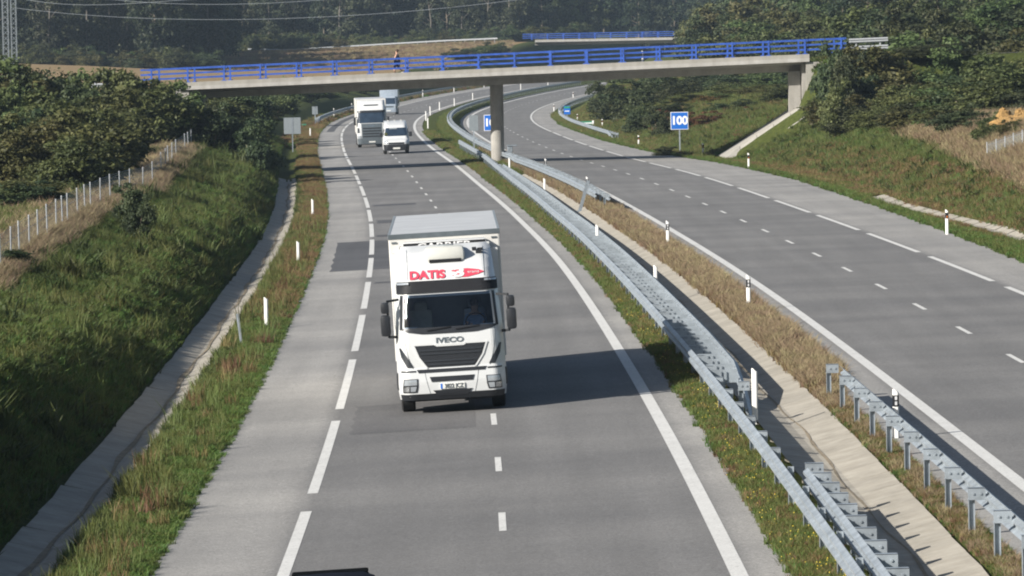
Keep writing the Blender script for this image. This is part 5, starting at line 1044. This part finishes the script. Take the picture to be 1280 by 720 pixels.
# ------------------------------------------------------------------ masses nobody could count: deep forest, grass
def scatter(name, label, pts, protos, scale, seed=0, kind='stuff'):
    """points carry a mesh each by a node group: P (n,3), scale (n) and which prototype (n)"""
    g = np.random.default_rng(seed); n = len(pts); me = bpy.data.meshes.new(name); me.vertices.add(n); me.vertices.foreach_set('co', np.asarray(pts, np.float32).ravel()); me.update()
    me.attributes.new('sc', 'FLOAT_VECTOR', 'POINT').data.foreach_set('vector', np.asarray(scale, np.float32).ravel()); rot = np.zeros((n, 3), np.float32); rot[:, 2] = g.uniform(0, 6.28, n); rot[:, :2] = g.normal(0, .08, (n, 2)); me.attributes.new('rt', 'FLOAT_VECTOR', 'POINT').data.foreach_set('vector', rot.ravel()); me.attributes.new('ix', 'INT', 'POINT').data.foreach_set('value', g.integers(0, len(protos), n).astype(np.int32))
    col = bpy.data.collections.new(name + '_kinds')
    for i, p in enumerate(protos): o = bpy.data.objects.new('%s_kind_%02d' % (name, i), p); col.objects.link(o)
    ng = bpy.data.node_groups.new(name, 'GeometryNodeTree'); ng.interface.new_socket('Geometry', in_out='INPUT', socket_type='NodeSocketGeometry'); ng.interface.new_socket('Geometry', in_out='OUTPUT', socket_type='NodeSocketGeometry')
    N = ng.nodes; i_, o_ = N.new('NodeGroupInput'), N.new('NodeGroupOutput'); ip = N.new('GeometryNodeInstanceOnPoints'); ci = N.new('GeometryNodeCollectionInfo'); ci.inputs['Collection'].default_value = col; ci.inputs['Separate Children'].default_value = True; ci.inputs['Reset Children'].default_value = True
    def attr(nm, ty): a = N.new('GeometryNodeInputNamedAttribute'); a.data_type = ty; a.inputs['Name'].default_value = nm; return a.outputs['Attribute']
    L = ng.links.new; L(i_.outputs[0], ip.inputs['Points']); L(ci.outputs[0], ip.inputs['Instance']); ip.inputs['Pick Instance'].default_value = True; L(attr('ix', 'INT'), ip.inputs['Instance Index']); L(attr('sc', 'FLOAT_VECTOR'), ip.inputs['Scale']); L(attr('rt', 'FLOAT_VECTOR'), ip.inputs['Rotation']); L(ip.outputs[0], o_.inputs[0])
    o = link(name, me); md = o.modifiers.new('scatter', 'NODES'); md.node_group = ng; return tag(o, label, None, None, kind)
g = np.random.default_rng(9); P, S = [], []
for n, x0, x1, Y0, Y1, h0, h1 in ((260, -80, 280, 960, 1150, 15, 23), (330, 230, 680, 1240, 1420, 15, 24), (240, 600, 930, 1280, 1450, 13, 21)):
    px = g.uniform(x0, x1, n); Y = g.uniform(Y0, Y1, n); X = np.array([at(a, 60, b).x for a, b in zip(px, Y)]); Z = ground(X, Y) - .3; h = g.uniform(h0, h1, n); P.append(np.stack([X, Y, Z], 1)); S.append(np.stack([h, h, h], 1))
comb = []
for f, s in TREE['e'][:3] + TREE['p'][:2]:
    bm = bmesh.new(); bm.from_mesh(f); nf = len(bm.faces); bm.from_mesh(s); me = bpy.data.meshes.new('wood_tree')
    for i, fc in enumerate(bm.faces): fc.material_index = 0 if i < nf else 1
    bm.to_mesh(me); bm.free(); me.materials.append(f.materials[0]); me.materials.append(s.materials[0]); comb.append(me)
scatter('forest', 'dark forest filling the background behind the first trees', np.concatenate(P), comb, np.concatenate(S), 1)
n = 900; px = g.uniform(880, 1300, n); Y = g.uniform(700, 1500, n); X = np.array([at(a, 60, b).x for a, b in zip(px, Y)]); k = np.array([A.st(np.array([a]), np.array([b]))[1][0] for a, b in zip(X, Y)]) > 34; Z = ground(X, Y) - .3; h = g.uniform(5, 9, n)
scatter('hillside_woods', 'green woods covering the hillside beyond the overpass end', np.stack([X, Y, Z], 1)[k], [BUSH['g'][0][0], BUSH['o'][0][0], BUSH['d'][0][0]], np.stack([h * 1.1, h * 1.1, h], 1)[k], 2)
n = 420; px = g.uniform(-60, 960, n); Yb = np.interp(px, [-60, 260, 262, 640, 960], [898, 898, 1178, 1120, 1205]); Y = Yb + g.uniform(-6, 14, n); X = np.array([at(a, 60, b).x for a, b in zip(px, Y)]); h = g.uniform(1.6, 4.2, n); k = A.st(X, Y)[1] < -14; k |= B.st(X, Y)[1] > 12
scatter('undergrowth', 'low scrub along the foot of the forest', np.stack([X, Y, ground(X, Y) - .2], 1)[k], [BUSH['d'][0][0], BUSH['g'][0][0], BUSH['o'][1][0]], np.stack([h * 1.5, h * 1.5, h], 1)[k], 8)
# distant wooded hill closing the view
rows = []
for i, Y in enumerate(np.linspace(1750, 3400, 16)):
    rows.append([(x, Y, 12 + (i / 15) ** .8 * 120 + 9 * math.sin(x / 130 + i) + 6 * math.sin(x / 47 + i * 2)) for x in np.linspace(-1300, 1500, 60)])
tag(MB().grid(rows).build('hill', M['hill'], None, True), 'distant hazy wooded hill', None, None, 'structure')
n = 2600; px = g.uniform(780, 1180, n); Y = g.uniform(1780, 2500, n); X = np.array([at(a, 30, b).x for a, b in zip(px, Y)]); i = (Y - 1750) / 110; Z = 12 + np.clip(i / 15, 0, 1) ** .8 * 120 + 9 * np.sin(X / 130 + i) + 6 * np.sin(X / 47 + i * 2) - 1; h = g.uniform(7, 13, n)
scatter('distant_woods', 'far trees on the hazy hill', np.stack([X, Y, Z], 1), [BUSH['g'][1][0], BUSH['d'][1][0]], np.stack([h * 1.2, h * 1.2, h], 1), 3)

def clump(seed, n, h, spread, mat, w=.010, lean=.35, heads=None):
    g = np.random.default_rng(seed); V, F, T, Mi = [], [], [], []
    for i in range(n):
        a, q = g.uniform(0, 6.28), math.sqrt(g.random()) * spread; b = np.array([math.cos(a) * q, math.sin(a) * q, 0]); hh = h * g.uniform(.45, 1.15); d = g.normal(0, lean, 2) * hh; f = g.uniform(0, 6.28); s = np.array([math.cos(f), math.sin(f), 0]) * w * g.uniform(.7, 1.4); k = len(V)
        mid = b + np.array([d[0] * .35, d[1] * .35, hh * .6]); tip = b + np.array([d[0], d[1], hh]); V += [b - s, b + s, mid + s * .8, mid - s * .8, tip]; F += [(k, k + 1, k + 2, k + 3), (k + 3, k + 2, k + 4)]; Mi += [0, 0]; T += [g.uniform(0, .35), g.uniform(0, .35), .5, .5, g.uniform(.6, 1)]
        if heads and g.random() < heads[0]:
            k = len(V); r_ = heads[1]; V += [tip + np.array([r_, 0, 0]), tip + np.array([0, r_, 0]), tip - np.array([r_, 0, 0]), tip - np.array([0, r_, 0]), tip + np.array([0, 0, r_ * 1.2])]; F += [(k, k + 1, k + 4), (k + 1, k + 2, k + 4), (k + 2, k + 3, k + 4), (k + 3, k, k + 4)]; Mi += [1] * 4; T += [1.] * 5
    me = bpy.data.meshes.new('clump'); me.from_pydata([tuple(v) for v in V], [], F); me.attributes.new('tone', 'FLOAT', 'POINT').data.foreach_set('value', np.array(T, np.float32)); me.materials.append(mat)
    if heads: me.materials.append(heads[2]); me.polygons.foreach_set('material_index', Mi)
    return me
CL = {'green': [clump(k, 60, .11, .16, M['g_green'], .008, .55) for k in range(3)], 'tall': [clump(10 + k, 40, .22, .18, M['g_tall'], .007, .5) for k in range(3)], 'dry': [clump(20 + k, 55, .26, .18, M['g_dry'], .007, .5) for k in range(3)], 'rust': [clump(30 + k, 55, .18, .18, M['g_rust'], .007, .5) for k in range(3)],
      'flower': [clump(40 + k, 34, .18, .18, M['g_tall'], .008, .4, (.12, .014, M['flower'])) for k in range(2)], 'weed': [clump(50 + k, 36, .22, .2, M['weed'], .018, .7) for k in range(2)]}
def sow(al, n, s0, s1, t0, t1, seed, dens=None, power=1.6):
    """points on the ground in a band; more of them near the viewer"""
    g = np.random.default_rng(seed); u = g.random(n) ** power; s = s0 + (s1 - s0) * u; a = t0(s) if callable(t0) else t0; b = t1(s) if callable(t1) else t1; t = a + (b - a) * g.random(n); x, y, _ = al.P(s, t); z = ground(x, y)
    f = (1 + s / 260.); sc = g.uniform(.65, 1.4, n) * (.8 + .22 * f); return np.stack([x, y, z - .01], 1), np.stack([sc, sc, sc * g.uniform(.8, 1.2, n)], 1), g.random(n), s, t
def patchy(P, f=.5, seed=0): x, y = P[:, 0], P[:, 1]; return .5 + .5 * np.sin(x * f * 1.9 + 3 * np.sin(y * f * .31 + seed)) * np.cos(y * f * .47 + 2 * np.sin(x * f + seed))
CHN = np.array([hit(*p)[:2] for p in ((1092, 246), (1120, 257), (1160, 268), (1200, 278), (1240, 288), (1290, 304))])
def clear(P):
    x = np.interp(P[:, 1], CHN[::-1, 1], CHN[::-1, 0]); on = (np.abs(P[:, 0] - x) < .55) & (P[:, 1] > CHN[:, 1].min()) & (P[:, 1] < CHN[:, 1].max()); return ~on & ~((P[:, 0] > 13.7) & (P[:, 0] < 20) & (np.abs(P[:, 1] - 359.4) < 6.2))
LAY = {k: ([], []) for k in CL}
def put(kind, P, S, m): m = m & clear(P); LAY[kind][0].append(P[m]); LAY[kind][1].append(S[m])
P, S, q, s, t = sow(A, 16000, 4, 480, -7.1, AL + .02, 1); pt = patchy(P, .7); rusty = rustiness(P[:, 0], P[:, 1]) * (.5 + .7 * pt) > q; put('rust', P, S * .9, rusty); put('green', P, S * 1.0, ~rusty & (q < .82)); put('tall', P, S * .8, ~rusty & (q >= .82))
P, S, q, s, t = sow(A, 1500, 4, 300, -7.3, -7.0, 31); put('weed', P, S * .7, q < .45); put('tall', P, S * .8, q >= .45)
P, S, q, s, t = sow(A, 260, 4, 200, -7.15, -6.0, 41); put('tall', P, S * np.array([1., 1., 2.1]), q < .7); put('rust', P, S * np.array([.9, .9, 2.0]), q >= .7)
P, S, q, s, t = sow(A, 500, 4, 300, -13.5, -8.8, 42); put('tall', P, S * np.array([1.2, 1.2, 2.3]), q < .6); put('weed', P, S * np.array([1.4, 1.4, 2.4]), q >= .6)
P, S, q, s, t = sow(A, 1200, 4, 300, AL - .05, AL + .16, 32); put('green', P, S * .6, q < .9)
P, S, q, s, t = sow(A, 62000, 4, 400, -14.4, -8.85, 2, power=1.5); pt = patchy(P, .45, 2); nearf = dryness(P[:, 0], P[:, 1]) > .45 + .3 * q; put('dry', P, S * 1.1, nearf); put('green', P, S * 1.25, ~nearf & (q < .5 + .35 * pt)); put('tall', P, S, ~nearf & (q >= .5 + .35 * pt) & (q < .93)); put('weed', P, S * 1.1, ~nearf & (q >= .93))
P, S, q, s, t = sow(A, 20000, 4, 420, -26, -14.2, 3); dr = dryness(P[:, 0], P[:, 1]) > .35 + .3 * q; put('dry', P, S * 1.2, dr | (q > .8)); put('tall', P, S * 1.2, ~dr & (q <= .8))
P, S, q, s, t = sow(A, 5000, 60, 330, -46, -26, 33); put('dry', P, S * 1.5, q < .6); put('tall', P, S * 1.5, q >= .6)
P, S, q, s, t = sow(A, 13000, 2, 430, AR - .02, 5.12, 4); pt = patchy(P, .8, 4); put('flower', P, S * .75, (q < .05) & (s < 90)); put('tall', P, S * .62, (q >= .05) & (q < .62)); put('green', P, S * .9, (q >= .62) & (q < .9)); put('rust', P, S * .75, q >= .9)
rb = lambda s: BL + 0 * s
P, S, q, s, t = sow(B, 15000, 2, 340, -5.38, lambda s: np.interp(s, [0, 46, 56], [-4.98, -4.92, -4.32]), 5); dryp = (s > 44) | (q > .62); S = S * np.where(s < 50, .6, 1.)[:, None]; put('dry', P, S * .85, dryp & (q < .72)); put('rust', P, S * .8, dryp & (q >= .72)); put('green', P, S * .95, ~dryp & (q < .4)); put('tall', P, S * .7, ~dryp & (q >= .4))
P, S, q, s, t = sow(B, 5000, 260, 700, -6.6, -4.5, 34); put('tall', P, S * .8, q < .6); put('green', P, S, (q >= .6))
P, S, q, s, t = sow(B, 17000, 60, 480, lambda s: BR(s) - .02, lambda s: BR(s) + 2.6, 6, power=1.3); ru = rustiness(P[:, 0], P[:, 1]) * (.4 + .8 * patchy(P, .5, 6)) > q; put('rust', P, S, ru); put('green', P, S * 1.1, ~ru & (q < .75)); put('tall', P, S * .8, ~ru & (q >= .75))
P, S, q, s, t = sow(B, 50000, 60, 430, lambda s: BR(s) + 2.5, lambda s: BR(s) + 14, 7, power=1.2); pt = patchy(P, .35, 7); dr = dryness(P[:, 0], P[:, 1]) > .3 + .4 * q; ru = ~dr & (rustiness(P[:, 0], P[:, 1]) * (.3 + .9 * pt) > q); put('dry', P, S * 1.3, dr); put('rust', P, S * 1.1, ru); o_ = ~dr & ~ru; put('green', P, S * 1.3, o_ & (q < .3 + .5 * pt)); put('tall', P, S * 1.1, o_ & (q >= .3 + .5 * pt) & (q < .95)); put('weed', P, S * 1.3, o_ & (q >= .95))
P, S, q, s, t = sow(B, 16000, 290, 560, lambda s: BR(s) + .2, lambda s: BR(s) + 16, 8, power=1.); put('tall', P, S * 1.2, q < .45); put('rust', P, S * 1.2, (q >= .45) & (q < .68)); put('green', P, S * 1.4, q >= .68)
P, S, q, s, t = sow(A, 2500, 380, 900, -9, AL, 9, power=1.2); put('rust', P, S * 1.1, q < .4); put('green', P, S * 1.2, q >= .4)
n = 5000; px = g.uniform(150, 640, n); Y = g.uniform(900, 1120, n); X = np.array([at(a, 80, b).x for a, b in zip(px, Y)]); k = A.st(X, Y)[1] < -13; Pf = np.stack([X, Y, ground(X, Y)], 1)[k]; f = g.uniform(2., 3.5, len(Pf)); LAY['dry'][0].append(Pf); LAY['dry'][1].append(np.stack([f, f, f * .6], 1))
for (k, nm, lb) in (('green', 'grass', 'short green grass on verges and banks'), ('tall', 'tall_grass', 'taller yellowish grass on banks and in the central reservation'), ('dry', 'dry_grass', 'pale dry grass along fences and on the bank top'), ('rust', 'rusty_grass', 'rust-brown dry grass patches on the verges'), ('flower', 'flowering_grass', 'grass with small yellow flowers in the central reservation'), ('weed', 'weeds', 'dark leafy weeds at ditch edges')):
    scatter(nm, lb, np.concatenate(LAY[k][0]), CL[k], np.concatenate(LAY[k][1]), 5)

# ------------------------------------------------------------------ thin haze in the air
def haze():
    z0 = min(float(GZ.min()), -1.) - 1.; m = MB().box(-1750, 1650, -80, 3820, z0, 155.); t = bpy.data.materials.new('haze'); t.use_nodes = True; n = t.node_tree.nodes; n.remove(n['Principled BSDF'])
    v = n.new('ShaderNodeVolumePrincipled'); v.inputs['Color'].default_value = (.62, .80, 1., 1); v.inputs['Density'].default_value = .000085; v.inputs['Anisotropy'].default_value = .1
    t.node_tree.links.new(v.outputs[0], n['Material Output'].inputs['Volume']); tag(m.build('haze', t), 'thin bluish haze in the air', None, None, 'stuff')
haze()

# look-alikes in a short row are told apart by their order across the picture
ORD = ('first', 'second', 'third', 'fourth', 'fifth', 'sixth', 'seventh', 'eighth', 'ninth', 'tenth', 'eleventh', 'twelfth', 'thirteenth')
byl = {}
for o in SC.objects:
    if o.parent is None and 'label' in o and o.get('category'): byl.setdefault(o['label'], []).append(o)
for lb, L in byl.items():
    if 1 < len(L) <= 13 and len(lb.split()) <= 12:
        L.sort(key=lambda o: o.matrix_basis.translation.x / o.matrix_basis.translation.y)
        for i, o in enumerate(L): o['label'] = lb + ', ' + ORD[i] + ' from the left'
